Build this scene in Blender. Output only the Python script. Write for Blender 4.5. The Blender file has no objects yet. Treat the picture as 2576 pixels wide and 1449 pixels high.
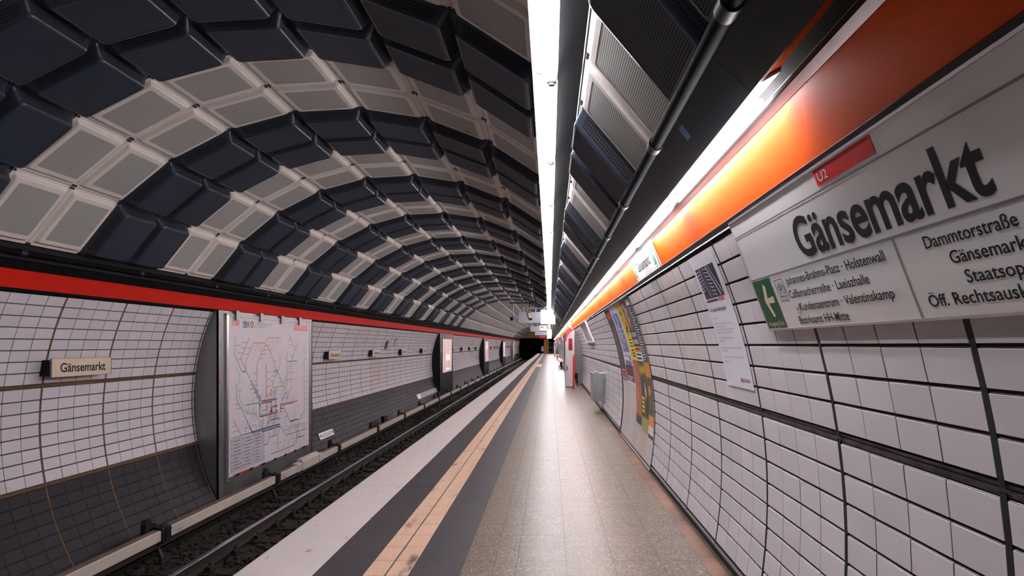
import bpy, math, random
from mathutils import Vector, Matrix
R_ = random.Random(7)
S = bpy.context.scene
COL = S.collection
PI = math.pi

# ------------------------------------------------------------------ camera
F, VX, VY, CAMZ = 1718.0, 1383.0, 867.0, 1.5
cd = bpy.data.cameras.new('camera'); cam = bpy.data.objects.new('camera', cd); COL.objects.link(cam)
cam.location = (0, 0, CAMZ); cam.rotation_euler = (PI/2, 0, 0)
cd.sensor_width = 36; cd.lens = F/2576*36
cd.shift_x = -(VX-1288)/2576; cd.shift_y = (VY-724.5)/2576
cd.clip_start = .05; cd.clip_end = 400
S.camera = cam
S.view_settings.view_transform = 'Standard'; S.view_settings.look = 'None'
S.view_settings.gamma = 1; S.view_settings.use_curve_mapping = False
S.view_settings.exposure = 1.18
S.cycles.max_bounces = 4; S.cycles.diffuse_bounces = 3; S.cycles.glossy_bounces = 2; S.cycles.transmission_bounces = 0; S.cycles.transparent_max_bounces = 2
S.cycles.caustics_reflective = False; S.cycles.adaptive_threshold = .05; S.cycles.adaptive_min_samples = 16
w = bpy.data.worlds.new('world'); S.world = w; w.use_nodes = True
w.node_tree.nodes['Background'].inputs[0].default_value = (.5, .55, .7, 1)
w.node_tree.nodes['Background'].inputs[1].default_value = .006

# tunnel section: centre and radii (x across, z up, platform top = 0)
CX, CZ = -2.165, .638
RL, RR, RC = 3.285, 3.41, 3.40
Y0, YE = -6.0, 117.2
def circ(r, deg):
    a = math.radians(deg); return (CX+r*math.cos(a), CZ+r*math.sin(a))

# ------------------------------------------------------------------ materials
def nodes(name):
    m = bpy.data.materials.new(name); m.use_nodes = True
    nt = m.node_tree; return m, nt, nt.nodes['Principled BSDF']
def mat(name, col, rough=.5, metal=0., noise=0., nscale=8., bump=0., bscale=60., spec=.5, col2=None, stretch=(1,1,1), tint=False, coat=0.):
    m, nt, b = nodes(name); N, L = nt.nodes, nt.links
    b.inputs['Base Color'].default_value = (*col, 1); b.inputs['Roughness'].default_value = rough
    b.inputs['Metallic'].default_value = metal; b.inputs['Specular IOR Level'].default_value = spec
    b.inputs['Coat Weight'].default_value = coat; b.inputs['Coat Roughness'].default_value = .08
    src = None
    if noise or bump:
        tc = N.new('ShaderNodeTexCoord'); mp = N.new('ShaderNodeMapping'); mp.inputs['Scale'].default_value = stretch
        L.new(tc.outputs['Object'], mp.inputs[0])
    if noise:
        t = N.new('ShaderNodeTexNoise'); t.inputs['Scale'].default_value = nscale; t.inputs['Detail'].default_value = 6
        t.inputs['Roughness'].default_value = .65
        L.new(mp.outputs[0], t.inputs[0])
        cr = N.new('ShaderNodeValToRGB'); cr.color_ramp.elements[0].position = .3; cr.color_ramp.elements[1].position = .72
        c2 = col2 or tuple(max(0, c*(1-noise)) for c in col)
        cr.color_ramp.elements[0].color = (*c2, 1); cr.color_ramp.elements[1].color = (*col, 1)
        L.new(t.outputs[0], cr.inputs[0]); src = cr.outputs[0]
    if tint:
        at = N.new('ShaderNodeAttribute'); at.attribute_name = 'tint'
        mx = N.new('ShaderNodeMix'); mx.data_type = 'RGBA'; mx.blend_type = 'MULTIPLY'; mx.inputs[0].default_value = 1
        if src: L.new(src, mx.inputs[6])
        else: mx.inputs[6].default_value = (*col, 1)
        L.new(at.outputs[0], mx.inputs[7]); src = mx.outputs[2]
    if src: L.new(src, b.inputs['Base Color'])
    if bump:
        t2 = N.new('ShaderNodeTexNoise'); t2.inputs['Scale'].default_value = bscale; t2.inputs['Detail'].default_value = 4
        L.new(mp.outputs[0], t2.inputs[0])
        bp = N.new('ShaderNodeBump'); bp.inputs['Strength'].default_value = bump; bp.inputs['Distance'].default_value = .01
        L.new(t2.outputs[0], bp.inputs['Height']); L.new(bp.outputs[0], b.inputs['Normal'])
    return m
def emis(name, col, st, base=(.8, .8, .8)):
    m, nt, b = nodes(name)
    b.inputs['Base Color'].default_value = (*base, 1)
    b.inputs['Emission Color'].default_value = (*col, 1); b.inputs['Emission Strength'].default_value = st
    return m
def perf(name, col, hole=(.004, .004, .005), pitch=.0135, rad=.32, rough=.4, spec=.5):
    m, nt, b = nodes(name); N, L = nt.nodes, nt.links
    b.inputs['Roughness'].default_value = rough; b.inputs['Specular IOR Level'].default_value = spec
    uv = N.new('ShaderNodeUVMap'); sp = N.new('ShaderNodeSeparateXYZ'); L.new(uv.outputs[0], sp.inputs[0])
    sq = []
    for k in (0, 1):
        d = N.new('ShaderNodeMath'); d.operation = 'DIVIDE'; d.inputs[1].default_value = pitch; L.new(sp.outputs[k], d.inputs[0])
        fr = N.new('ShaderNodeMath'); fr.operation = 'FRACT'; L.new(d.outputs[0], fr.inputs[0])
        su = N.new('ShaderNodeMath'); su.operation = 'SUBTRACT'; su.inputs[1].default_value = .5; L.new(fr.outputs[0], su.inputs[0])
        po = N.new('ShaderNodeMath'); po.operation = 'MULTIPLY'; L.new(su.outputs[0], po.inputs[0]); L.new(su.outputs[0], po.inputs[1])
        sq.append(po)
    ad = N.new('ShaderNodeMath'); ad.operation = 'ADD'; L.new(sq[0].outputs[0], ad.inputs[0]); L.new(sq[1].outputs[0], ad.inputs[1])
    lt = N.new('ShaderNodeMath'); lt.operation = 'LESS_THAN'; lt.inputs[1].default_value = rad*rad; L.new(ad.outputs[0], lt.inputs[0])
    mx = N.new('ShaderNodeMix'); mx.data_type = 'RGBA'; mx.inputs[6].default_value = (*col, 1); mx.inputs[7].default_value = (*hole, 1)
    L.new(lt.outputs[0], mx.inputs[0]); L.new(mx.outputs[2], b.inputs['Base Color'])
    ro = N.new('ShaderNodeMath'); ro.operation = 'MULTIPLY_ADD'; ro.inputs[1].default_value = .5; ro.inputs[2].default_value = rough
    L.new(lt.outputs[0], ro.inputs[0]); L.new(ro.outputs[0], b.inputs['Roughness'])
    return m
def terrazzo(name, base, cols, rough=.2, stain=0.):
    m, nt, b = nodes(name); N, L = nt.nodes, nt.links
    b.inputs['Roughness'].default_value = rough; b.inputs['Specular IOR Level'].default_value = .32
    tc = N.new('ShaderNodeTexCoord'); cur = None
    nz = N.new('ShaderNodeTexNoise'); nz.inputs['Scale'].default_value = 2.2; nz.inputs['Detail'].default_value = 5; L.new(tc.outputs['Object'], nz.inputs[0])
    cr = N.new('ShaderNodeValToRGB'); cr.color_ramp.elements[0].position = .35; cr.color_ramp.elements[1].position = .65
    cr.color_ramp.elements[0].color = (*[c*(.8-stain*.5) for c in base], 1); cr.color_ramp.elements[1].color = (*base, 1)
    L.new(nz.outputs[0], cr.inputs[0]); cur = cr.outputs[0]
    for sc, th, c in cols:
        v = N.new('ShaderNodeTexVoronoi'); v.inputs['Scale'].default_value = sc; L.new(tc.outputs['Object'], v.inputs[0])
        dist = N.new('ShaderNodeTexNoise'); dist.inputs['Scale'].default_value = sc*.35; L.new(tc.outputs['Object'], dist.inputs[0])
        mu = N.new('ShaderNodeMath'); mu.operation = 'MULTIPLY'; mu.inputs[1].default_value = th*2; L.new(dist.outputs[0], mu.inputs[0])
        lt = N.new('ShaderNodeMath'); lt.operation = 'LESS_THAN'; L.new(v.outputs['Distance'], lt.inputs[0]); L.new(mu.outputs[0], lt.inputs[1])
        mx = N.new('ShaderNodeMix'); mx.data_type = 'RGBA'; L.new(lt.outputs[0], mx.inputs[0]); L.new(cur, mx.inputs[6]); mx.inputs[7].default_value = (*c, 1)
        cur = mx.outputs[2]
    L.new(cur, b.inputs['Base Color'])
    return m
def worn(name, col, chip, thr=.68, scale=9., rough=.5, stretch=(1, 1, 1), soft=.02, bump=.0):
    m = mat(name, col, rough, noise=.08, nscale=3, bump=bump); nt = m.node_tree; N, L = nt.nodes, nt.links; b = N['Principled BSDF']
    src = b.inputs['Base Color'].links[0].from_socket
    tc = N.new('ShaderNodeTexCoord'); mp = N.new('ShaderNodeMapping'); mp.inputs['Scale'].default_value = stretch; L.new(tc.outputs['Object'], mp.inputs[0])
    t = N.new('ShaderNodeTexNoise'); t.inputs['Scale'].default_value = scale; t.inputs['Detail'].default_value = 7; t.inputs['Roughness'].default_value = .6; L.new(mp.outputs[0], t.inputs[0])
    mr = N.new('ShaderNodeMapRange'); mr.inputs[1].default_value = thr; mr.inputs[2].default_value = thr+soft; L.new(t.outputs[0], mr.inputs[0])
    mx = N.new('ShaderNodeMix'); mx.data_type = 'RGBA'; L.new(mr.outputs[0], mx.inputs[0]); L.new(src, mx.inputs[6]); mx.inputs[7].default_value = (*chip, 1)
    L.new(mx.outputs[2], b.inputs['Base Color']); return m

M = {}
M['tile'] = mat('white_glazed_tile', (.685, .655, .70), .3, tint=True, bump=.04, bscale=25)
M['tile_dark'] = mat('slate_glazed_tile', (.0155, .0145, .023), .55, spec=.22, tint=True, bump=.05, bscale=25)
M['grout'] = mat('dark_grout', (.022, .02, .019), .9)
M['rust'] = mat('rusty_joint', (.24, .12, .055), .8, noise=.8, nscale=18, stretch=(1, .3, 6), col2=(.025, .018, .014))
M['rubber'] = mat('black_rubber', (.012, .013, .013), .6, noise=.6, nscale=30)
M['channel'] = mat('worn_steel_channel', (.16, .15, .145), .4, metal=.6, noise=.9, nscale=14, stretch=(1, .6, 3), col2=(.012, .012, .012))
M['red'] = mat('signal_red_paint', (.56, .010, .002), .6, noise=.12, nscale=5, spec=.08)
M['orange'] = mat('orange_enamel', (.84, .102, .0), .45, noise=.05, nscale=3, spec=.05)
M['black'] = mat('black_paint', (.009, .009, .011), .5, spec=.3)
M['blackgloss'] = mat('black_lacquer', (.02, .02, .024), .22, noise=.3, nscale=6)
M['pipe'] = mat('black_pipe_paint', (.006, .0065, .008), .7, noise=.5, nscale=14, spec=.04)
M['soffit'] = mat('soffit_lacquer', (.008, .010, .016), .34, noise=.3, nscale=6, spec=.22)
M['matte'] = mat('matte_black_void', (.008, .008, .009), .9)
M['dark'] = mat('charcoal_lacquer', (.036, .046, .072), .3, noise=.12, nscale=6)
M['dark_perf'] = perf('charcoal_perforated', (.046, .058, .088), rough=.42, spec=.3)
M['dark_band'] = perf('charcoal_perforated_side', (.035, .038, .05), pitch=.02, rad=.36)
M['cream'] = mat('cream_lacquer', (.74, .70, .665), .4, noise=.1, nscale=4, col2=(.66, .61, .565))
M['cream_perf'] = perf('cream_perforated', (.55, .555, .535), hole=(.010, .010, .010), rad=.34)
M['grey_pan'] = mat('grey_lacquer', (.11, .125, .16), .4)
M['bolt'] = mat('dark_bolt', (.015, .015, .015), .5)
M['reflector'] = mat('white_reflector', (.86, .86, .87), .35)
M['tube'] = emis('fluorescent_tube', (1, .965, 1.0), 26)
M['tube_w'] = emis('wall_fluorescent_tube', (1, .955, .985), 42)
M['cap'] = mat('lamp_cap_white', (.22, .22, .23), .4)
M['steel'] = mat('brushed_steel', (.33, .325, .33), .42, metal=.75, noise=.35, nscale=3, stretch=(1, 1, .25))
M['alu'] = mat('anodised_aluminium', (.62, .62, .64), .3, metal=.85)
M['lip'] = mat('polished_strip', (.55, .55, .57), .33, metal=.9)
M['galv'] = mat('galvanised_sheet', (.5, .52, .51), .38, metal=.5, noise=.4, nscale=5, stretch=(1, 1, .4), col2=(.2, .23, .25))
M['paper'] = mat('poster_paper', (.70, .665, .715), .55, noise=.06, nscale=6)
M['white_paper'] = mat('white_paper', (.78, .78, .86), .5, noise=.05, nscale=8, bump=.05, bscale=7)
M['ink'] = mat('black_ink', (.010, .012, .016), .5, spec=.2)
M['bluegrey_ink'] = mat('slate_ink', (.05, .06, .11), .5)
M['sign'] = mat('sign_enamel', (.86, .865, .875), .16, noise=.03, nscale=2, coat=.3)
M['sign_grey'] = mat('grey_line', (.24, .25, .30), .2)
M['sign_red'] = mat('line_red', (.86, .012, .018), .4, spec=.2)
M['white'] = mat('white_print', (.8, .8, .8), .35)
M['green'] = mat('exit_green', (.0, .09, .035), .3, spec=.25)
M['cream_print'] = mat('cream_print', (.72, .66, .46), .35)
M['plate'] = mat('beige_plate', (.66, .54, .40), .45, noise=.1, nscale=6)
M['lit_white'] = emis('backlit_white', (1, 1, 1), .18, (.38, .38, .38))
M['lit_green'] = emis('backlit_green', (.0, .5, .2), .15, (.0, .16, .07))
M['lit_sign'] = emis('lit_sign_face', (1, 1, 1), .40, (.4, .4, .4))
M['lit_red'] = emis('led_red', (1, .03, .02), .5, (.1, 0, 0))
M['screen_a'] = emis('screen_rose', (.62, .40, .36), .46, (.05, .05, .05))
M['screen_b'] = emis('screen_pink', (.62, .34, .36), .4, (.05, .05, .05))
M['screen_w'] = emis('screen_white', (.75, .85, .9), .5, (.05, .05, .05))
M['screen_d'] = emis('screen_tan', (.50, .32, .29), .46, (.05, .05, .05))
M['edge_paint'] = worn('white_edge_paint', (.68, .625, .61), (.42, .35, .29), .635, 5, .5, (2.2, .9, 1))
M['asphalt'] = terrazzo('dark_granular_stone', (.062, .056, .062), [(150, .30, (.12, .105, .11)), (110, .28, (.022, .02, .022))], .42)
M['tactile'] = worn('ribbed_peach_tile', (.60, .42, .30), (.085, .06, .045), .595, 1.5, .5, (3, 1.2, 1), .12)
M['terrazzo'] = terrazzo('polished_terrazzo', (.150, .112, .080), [(62, .34, (.29, .24, .185)), (48, .30, (.135, .10, .07)), (38, .23, (.045, .047, .052)), (33, .17, (.46, .41, .37))], .36)
M['border'] = terrazzo('stained_terrazzo', (.27, .135, .08), [(70, .18, (.33, .24, .18)), (50, .12, (.09, .05, .03))], .35, .9)
M['joint'] = mat('floor_joint', (.05, .047, .05), .7)
M['tray'] = mat('slate_tray', (.007, .0105, .018), .4, spec=.25)
M['concrete'] = mat('dirty_concrete', (.06, .05, .045), .9, noise=.6, nscale=4)
M['ballast'] = mat('brown_ballast', (.028, .020, .016), .95, noise=.6, nscale=9, bump=.9, bscale=22)
M['stone'] = mat('ballast_stone', (.036, .026, .020), .95, noise=.5, nscale=5, tint=True)
M['rail_top'] = mat('worn_rail_head', (.42, .43, .46), .25, metal=.95)
M['rail_side'] = mat('rusty_rail', (.028, .018, .014), .7, noise=.4, nscale=12)
M['wood'] = mat('tarred_wood', (.020, .015, .012), .9, noise=.5, nscale=9, stretch=(.3, 3, 3), bump=.3)
M['cover'] = worn('rail_cover_paint', (.60, .535, .48), (.22, .11, .065), .62, 5, .5, (1, .6, 3), .12)
M['cover_top'] = mat('rail_cover_dust', (.20, .125, .095), .8, noise=.35, nscale=7)
M['iron'] = mat('cast_iron', (.011, .011, .013), .55, noise=.3, nscale=25)
M['yellow_wall'] = mat('ochre_panel', (.40, .21, .03), .5, noise=.35, nscale=1.5, stretch=(1, 1, .3))
M['sos_white'] = mat('column_white', (.62, .59, .63), .3)
M['sos_red'] = mat('column_red', (.75, .03, .015), .3)
M['blue'] = mat('machine_blue', (.035, .05, .20), .35)
M['seat'] = mat('seat_wood', (.45, .20, .11), .4, noise=.3, nscale=6)
M['grey_box'] = mat('grey_housing', (.42, .44, .50), .4)
M['cctv'] = mat('camera_beige', (.42, .36, .28), .4)
M['tape'] = mat('blue_tape', (.05, .12, .26), .5)
def ink(name, c): 
    if name not in M: M[name] = mat(name, c, .4)
    return M[name]

# ------------------------------------------------------------------ mesh builder
class MB:
    def __init__(s): s.v = []; s.f = []; s.m = []; s.uv = []; s.sm = []; s.t = []
    def add(s, pts, m=0, uv=None, smooth=False, t=None):
        i = len(s.v); s.v += [tuple(p) for p in pts]; s.f.append(tuple(range(i, i+len(pts)))); s.m.append(m); s.uv.append(uv); s.sm.append(smooth); s.t.append(t)
    def grid(s, rows, m=0, smooth=True, closed=False, t=None, flip=False):
        i = len(s.v); n = len(rows[0])
        for r in rows: s.v += [tuple(p) for p in r]
        for a in range(len(rows)-1):
            for b in range(n if closed else n-1):
                c = (b+1) % n
                q = (i+a*n+b, i+a*n+c, i+(a+1)*n+c, i+(a+1)*n+b)
                s.f.append(q[::-1] if flip else q); s.m.append(m); s.uv.append(None); s.sm.append(smooth); s.t.append(t)
    def box(s, x0, x1, y0, y1, z0, z1, m=0, t=None):
        P = [(x, y, z) for x in (x0, x1) for y in (y0, y1) for z in (z0, z1)]
        for q in ((0, 1, 3, 2), (4, 6, 7, 5), (0, 4, 5, 1), (2, 3, 7, 6), (0, 2, 6, 4), (1, 5, 7, 3)): s.add([P[k] for k in q], m, t=t)
    def bbox(s, x0, x1, y0, y1, z0, z1, m=0, c=.01):
        """box with chamfered edges along the y direction"""
        pr = [(x0+c, z0), (x1-c, z0), (x1, z0+c), (x1, z1-c), (x1-c, z1), (x0+c, z1), (x0, z1-c), (x0, z0+c)]
        s.prism(pr, y0, y1, m)
    def prism(s, pr, y0, y1, m=0, mcap=None, smooth=False):
        n = len(pr)
        for k in range(n):
            a, b = pr[k], pr[(k+1) % n]
            s.add([(a[0], y0, a[1]), (a[0], y1, a[1]), (b[0], y1, b[1]), (b[0], y0, b[1])], m, smooth=smooth)
        mc = m if mcap is None else mcap
        s.add([(p[0], y0, p[1]) for p in pr], mc); s.add([(p[0], y1, p[1]) for p in reversed(pr)], mc)
    def prism_x(s, pr, x0, x1, m=0):
        n = len(pr)
        for k in range(n):
            a, b = pr[k], pr[(k+1) % n]
            s.add([(x0, a[0], a[1]), (x1, a[0], a[1]), (x1, b[0], b[1]), (x0, b[0], b[1])], m)
        s.add([(x0, p[0], p[1]) for p in reversed(pr)], m); s.add([(x1, p[0], p[1]) for p in pr], m)
    def tube(s, a, b, r, n=10, m=0, caps=True, r2=None):
        a, b = Vector(a), Vector(b); d = (b-a).normalized(); u = d.orthogonal().normalized(); v = d.cross(u)
        r2 = r if r2 is None else r2
        ra = [a+u*(r*math.cos(2*PI*k/n))+v*(r*math.sin(2*PI*k/n)) for k in range(n)]
        rb = [b+u*(r2*math.cos(2*PI*k/n))+v*(r2*math.sin(2*PI*k/n)) for k in range(n)]
        s.grid([ra, rb], m, True, True)
        if caps: s.add(list(reversed(ra)), m); s.add(rb, m)
    def strip(s, pr, y0, y1, m=0, smooth=False, ny=1):
        """an open profile swept along y"""
        for j in range(ny):
            a = y0+(y1-y0)*j/ny; b = y0+(y1-y0)*(j+1)/ny
            for k in range(len(pr)-1):
                p, q = pr[k], pr[k+1]
                s.add([(p[0], a, p[1]), (p[0], b, p[1]), (q[0], b, q[1]), (q[0], a, q[1])], m, smooth=smooth)
    def mesh(s, name, mats):
        me = bpy.data.meshes.new(name); me.from_pydata(s.v, [], s.f)
        for mm in mats: me.materials.append(M[mm] if isinstance(mm, str) else mm)
        me.polygons.foreach_set('material_index', s.m); me.polygons.foreach_set('use_smooth', s.sm)
        if any(u is not None for u in s.uv):
            ul = me.uv_layers.new(name='UVMap'); k = 0
            for f, u in zip(s.f, s.uv):
                for j in range(len(f)):
                    if u is not None: ul.data[k].uv = u[j]
                    k += 1
        if any(t is not None for t in s.t):
            ca = me.color_attributes.new('tint', 'FLOAT_COLOR', 'CORNER'); buf = []
            for f, t in zip(s.f, s.t):
                c = t if t is not None else (1, 1, 1)
                buf += [*c, 1.0]*len(f)
            ca.data.foreach_set('color', buf)
        me.update(); return me
    def build(s, name, mats, parent=None):
        o = bpy.data.objects.new(name, s.mesh(name, mats)); COL.objects.link(o)
        if parent is not None: o.parent = parent; o.location = -world(parent) if False else o.location
        return o
def thing(name, label, cat, loc=(0, 0, 0), group=None):
    o = bpy.data.objects.new(name, None); COL.objects.link(o); o.location = loc; o.empty_display_size = .2
    o['label'] = label; o['category'] = cat
    if group: o['group'] = group
    return o
def tag(o, label, cat, group=None, kind=None):
    o['label'] = label; o['category'] = cat
    if group: o['group'] = group
    if kind: o['kind'] = kind
    return o
def part(mb, name, mats, parent):
    """mesh written in world coordinates, hung under a thing whose empty stands at parent.location"""
    o = mb.build(name, mats); off = Vector((0, 0, 0)); p = parent
    while p is not None: off += Vector(p.location); p = p.parent
    o.data.transform(Matrix.Translation(-off)); o.parent = parent
    return o
def struct(mb, name, mats):
    o = mb.build(name, mats); o['kind'] = 'structure'; return o
def dup(root, loc, label=None, group=None):
    r = root.copy(); COL.objects.link(r); r.location = loc
    if label: r['label'] = label
    if group: r['group'] = group
    for ch in list(root.children):
        c = ch.copy(); COL.objects.link(c); c.parent = r
        for g in list(ch.children):
            d = g.copy(); COL.objects.link(d); d.parent = c
    return r
ONES = 'first second third fourth fifth sixth seventh eighth ninth tenth eleventh twelfth thirteenth fourteenth fifteenth sixteenth seventeenth eighteenth nineteenth'.split()
TENS = {2: 'twenty', 3: 'thirty', 4: 'forty', 5: 'fifty', 6: 'sixty', 7: 'seventy', 8: 'eighty', 9: 'ninety'}
def nth(n):
    if n < 20: return ONES[n-1]
    if n % 10 == 0: return TENS[n//10][:-1]+'ieth'
    if n > 99: return 'hundred-and-'+nth(n-100)
    return TENS[n//10]+'-'+ONES[n % 10-1]

# lettering: a flat text mesh mapped through fn(u, v) -> point; u along the line, v up
_txt = {}
def text_geo(s, bold=0.):
    k = (s, bold)
    if k not in _txt:
        cu = bpy.data.curves.new('t', 'FONT'); cu.body = s; cu.size = 1; cu.offset = bold; cu.resolution_u = 4
        ob = bpy.data.objects.new('t', cu); COL.objects.link(ob); bpy.context.view_layer.update()
        me = bpy.data.meshes.new_from_object(ob.evaluated_get(bpy.context.evaluated_depsgraph_get()))
        vs = [tuple(v.co) for v in me.vertices]; fs = [tuple(p.vertices) for p in me.polygons]
        bpy.data.objects.remove(ob); bpy.data.curves.remove(cu); bpy.data.meshes.remove(me)
        _txt[k] = (vs, fs)
    return _txt[k]
CAP = .727
def text(mb, s, fn, u0, v0, cap, width=None, m=0, bold=0., align='l'):
    vs, fs = text_geo(s, bold)
    if not vs: return
    x0 = min(v[0] for v in vs); x1 = max(v[0] for v in vs); k = cap/CAP
    kx = width/(x1-x0) if width else k
    if align == 'r': u0 -= kx*(x1-x0)
    if align == 'c': u0 -= kx*(x1-x0)/2
    i = len(mb.v); mb.v += [tuple(fn(u0+(v[0]-x0)*kx, v0+v[1]*k)) for v in vs]
    for f in fs: mb.f.append(tuple(i+a for a in f)); mb.m.append(m); mb.uv.append(None); mb.sm.append(False); mb.t.append(None)
def rect(mb, fn, u0, u1, v0, v1, m=0): mb.add([fn(u0, v0), fn(u1, v0), fn(u1, v1), fn(u0, v1)], m)
def poly(mb, fn, pts, m=0): mb.add([fn(*p) for p in pts], m)
def line(mb, fn, pts, wd, m=0):
    for a, b in zip(pts, pts[1:]):
        dx, dy = b[0]-a[0], b[1]-a[1]; l = math.hypot(dx, dy) or 1; nx, ny = -dy/l*wd/2, dx/l*wd/2; ex, ey = dx/l*wd/2*.6, dy/l*wd/2*.6
        poly(mb, fn, [(a[0]-ex+nx, a[1]-ey+ny), (a[0]-ex-nx, a[1]-ey-ny), (b[0]+ex-nx, b[1]+ey-ny), (b[0]+ex+nx, b[1]+ey+ny)], m)
def disc(mb, fn, u, v, r, m=0, n=16, rin=0):
    pts = [(u+r*math.cos(2*PI*k/n), v+r*math.sin(2*PI*k/n)) for k in range(n)]
    if not rin: poly(mb, fn, pts, m)
    else:
        q = [(u+rin*math.cos(2*PI*k/n), v+rin*math.sin(2*PI*k/n)) for k in range(n)]
        for k in range(n): poly(mb, fn, [pts[k], pts[(k+1) % n], q[(k+1) % n], q[k]], m)

# ================================================================== SETTING
# ---- tiled walls
def tiled_wall(mb, r, bands, y_phase, pitch, y_to, side, ncol=4, joint=.03, gap=.007, vjoint=.045):
    """bands: list of (deg_from, deg_to, rows, tile material index, sides); angles run down the wall"""
    k0 = math.floor((Y0-y_phase)/pitch)+1; k1 = math.ceil((y_to-y_phase)/pitch)
    n_in = 1
    def pt(rr, a, y):
        x, z = circ(rr, a); return (x, y, z)
    for (a0, a1, rows, mi, jm) in bands:
        d = 1 if a1 > a0 else -1
        g = math.degrees(vjoint/2/r)*d; a0i, a1i = a0+g, a1-g
        da = (a1i-a0i)/rows; ga = math.degrees(gap/2/r)*d
        for k in range(k0, k1):
            ya = y_phase+pitch*k+joint/2; yb = y_phase+pitch*(k+1)-joint/2
            if ya > y_to: continue
            tw = (yb-ya)/ncol; near = yb < 34
            pt_ = R_.uniform(.93, 1.0); warm = R_.random() < .12
            for c in range(ncol):
                for q in range(rows):
                    u0, u1 = ya+tw*c+.0030*(c > 0), ya+tw*(c+1)-.0030*(c < ncol-1)
                    b0, b1 = a0i+da*q+ga*(q > 0), a0i+da*(q+1)-ga*(q < rows-1)
                    t = pt_*R_.uniform(.93, 1.03)
                    tn = (t, t*(.965 if warm else 1), t*(.91 if warm else 1)*R_.uniform(.985, 1.01))
                    h = .009+R_.uniform(-.0004, .0004); e = .0014; ea = math.degrees(.004/r)*d
                    tl = R_.uniform(-.0005, .0005); tk = R_.uniform(-.0005, .0005)
                    top = [pt(r-h+tl, b0+ea, u0+e), pt(r-h-tl+tk, b0+ea, u1-e), pt(r-h-tl, b1-ea, u1-e), pt(r-h+tl-tk, b1-ea, u0+e)]
                    if side > 0: top = top
                    mb.add(top, mi, t=tn)
                    if near:
                        bot = [pt(r, b0, u0), pt(r, b0, u1), pt(r, b1, u1), pt(r, b1, u0)]
                        for j in range(4):
                            mb.add([bot[j], bot[(j+1) % 4], top[(j+1) % 4], top[j]], mi, t=tn)
            for q in range(rows):                                      # mortar between the tiles of a row
                b0, b1 = a0i+da*q+ga*(q > 0)+.02*d, a0i+da*(q+1)-ga*(q < rows-1)-.02*d
                mb.add([pt(r-.0068, b0, ya+.004), pt(r-.0068, b0, yb-.004), pt(r-.0068, b1, yb-.004), pt(r-.0068, b1, ya+.004)], 2)
            # raised strip along the ring joint
            w2 = joint*.46
            aa = [a0+(a1-a0)*s/8 for s in range(9)]
            for s in range(8):
                y = y_phase+pitch*k
                mb.add([pt(r-.0082, aa[s], y-w2), pt(r-.0082, aa[s], y+w2), pt(r-.0082, aa[s+1], y+w2), pt(r-.0082, aa[s+1], y-w2)], jm)
    # long joints between the bands
    for (a0, a1, rows, mi, jm) in bands[1:]:
        g = math.degrees(vjoint*.36/r)
        for (o1, o2, hh) in ((-g, -g*.3, .004), (-g*.3, g*.3, .010), (g*.3, g, .004)):
            mb.add([pt(r-hh, a0+o1, Y0), pt(r-hh, a0+o1, y_to), pt(r-hh, a0+o2, y_to), pt(r-hh, a0+o2, Y0)], 4 if side > 0 else jm)
    # backing shell
    lo, hi = bands[0][0], bands[-1][1]
    aa = [lo+(hi-lo)*s/40 for s in range(41)]
    for s in range(40):
        mb.add([pt(r, aa[s], Y0), pt(r, aa[s], y_to), pt(r, aa[s+1], y_to), pt(r, aa[s+1], Y0)], 2, smooth=True)

mb = MB()
tiled_wall(mb, RL, [(154.9, 172.6, 8, 0, 3), (172.6, 191.2, 8, 0, 3), (191.2, 209.6, 8, 1, 3)], 7.286, 1.032, YE, -1)
wl = struct(mb, 'wall_left', ['tile', 'tile_dark', 'grout', 'rust', 'rust'])
mb = MB()
tiled_wall(mb, RR, [(25.3, 8.05, 8, 0, 3), (8.05, -9.7, 8, 0, 3)], 1.816, 1.032, YE, 1, vjoint=.05, gap=.008)
wr = struct(mb, 'wall_right', ['tile', 'tile_dark', 'grout', 'rubber', 'channel'])

mb = MB(); a_ = circ(RL-.01, 209.6); mb.strip([a_, (a_[0]+.03, a_[1]-.01), (a_[0]+.06, -1.3)], Y0, YE, 0)  # black surface painting in the shadow under the conductor rail cover
struct(mb, 'shade_strip', ['matte'])
# ---- ceiling vault (the black lining that carries the panels)
mb = MB()
aa = [150.5+(22-150.5)*s/48 for s in range(49)]
for s in range(48):
    p, q = circ(RC+.03, aa[s]), circ(RC+.03, aa[s+1])
    mb.add([(p[0], Y0, p[1]), (q[0], Y0, q[1]), (q[0], YE, q[1]), (p[0], YE, p[1])], 0, smooth=True)
struct(mb, 'ceiling', ['matte'])

# ---- platform floor
mb = MB()
PX = [-2.057, -1.545, -1.2216, -1.072, -.915, -.588, -.379, -.224, .113, .441, .767, 1.05]
mb.box(PX[0]+.06, 1.30, Y0, YE, -.20, -.004, 5)                      # slab and joint bed
ROW0, ROWP = 7.28, .3176
seams = [Y0]+[ROW0+5.08*k for k in range(-2, 22) if Y0 < ROW0+5.08*k < YE]+[YE]
for a, b in zip(seams, seams[1:]):
    mb.box(PX[0], PX[1], a+.003, b-.003, -.22, 0, 0)                   # painted edge slabs
    mb.box(PX[1]+.002, PX[2]-.002, a+.002, b-.002, -.02, 0, 1)
    if not (a < 49 < b): mb.box(PX[4]+.002, PX[5]-.002, a+.002, b-.002, -.02, 0, 1)
    else:
        if a < 46: mb.box(PX[4]+.002, PX[5]-.002, a, 46, -.02, 0, 1)
        mb.box(PX[4], PX[5], 46, min(b, 53.6), -.02, .002, 2)
        if b > 53.6: mb.box(PX[4]+.002, PX[5]-.002, 53.6, b, -.02, 0, 1)
n = int((YE-ROW0)/ROWP); k0 = int((Y0-ROW0)/ROWP)
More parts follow.
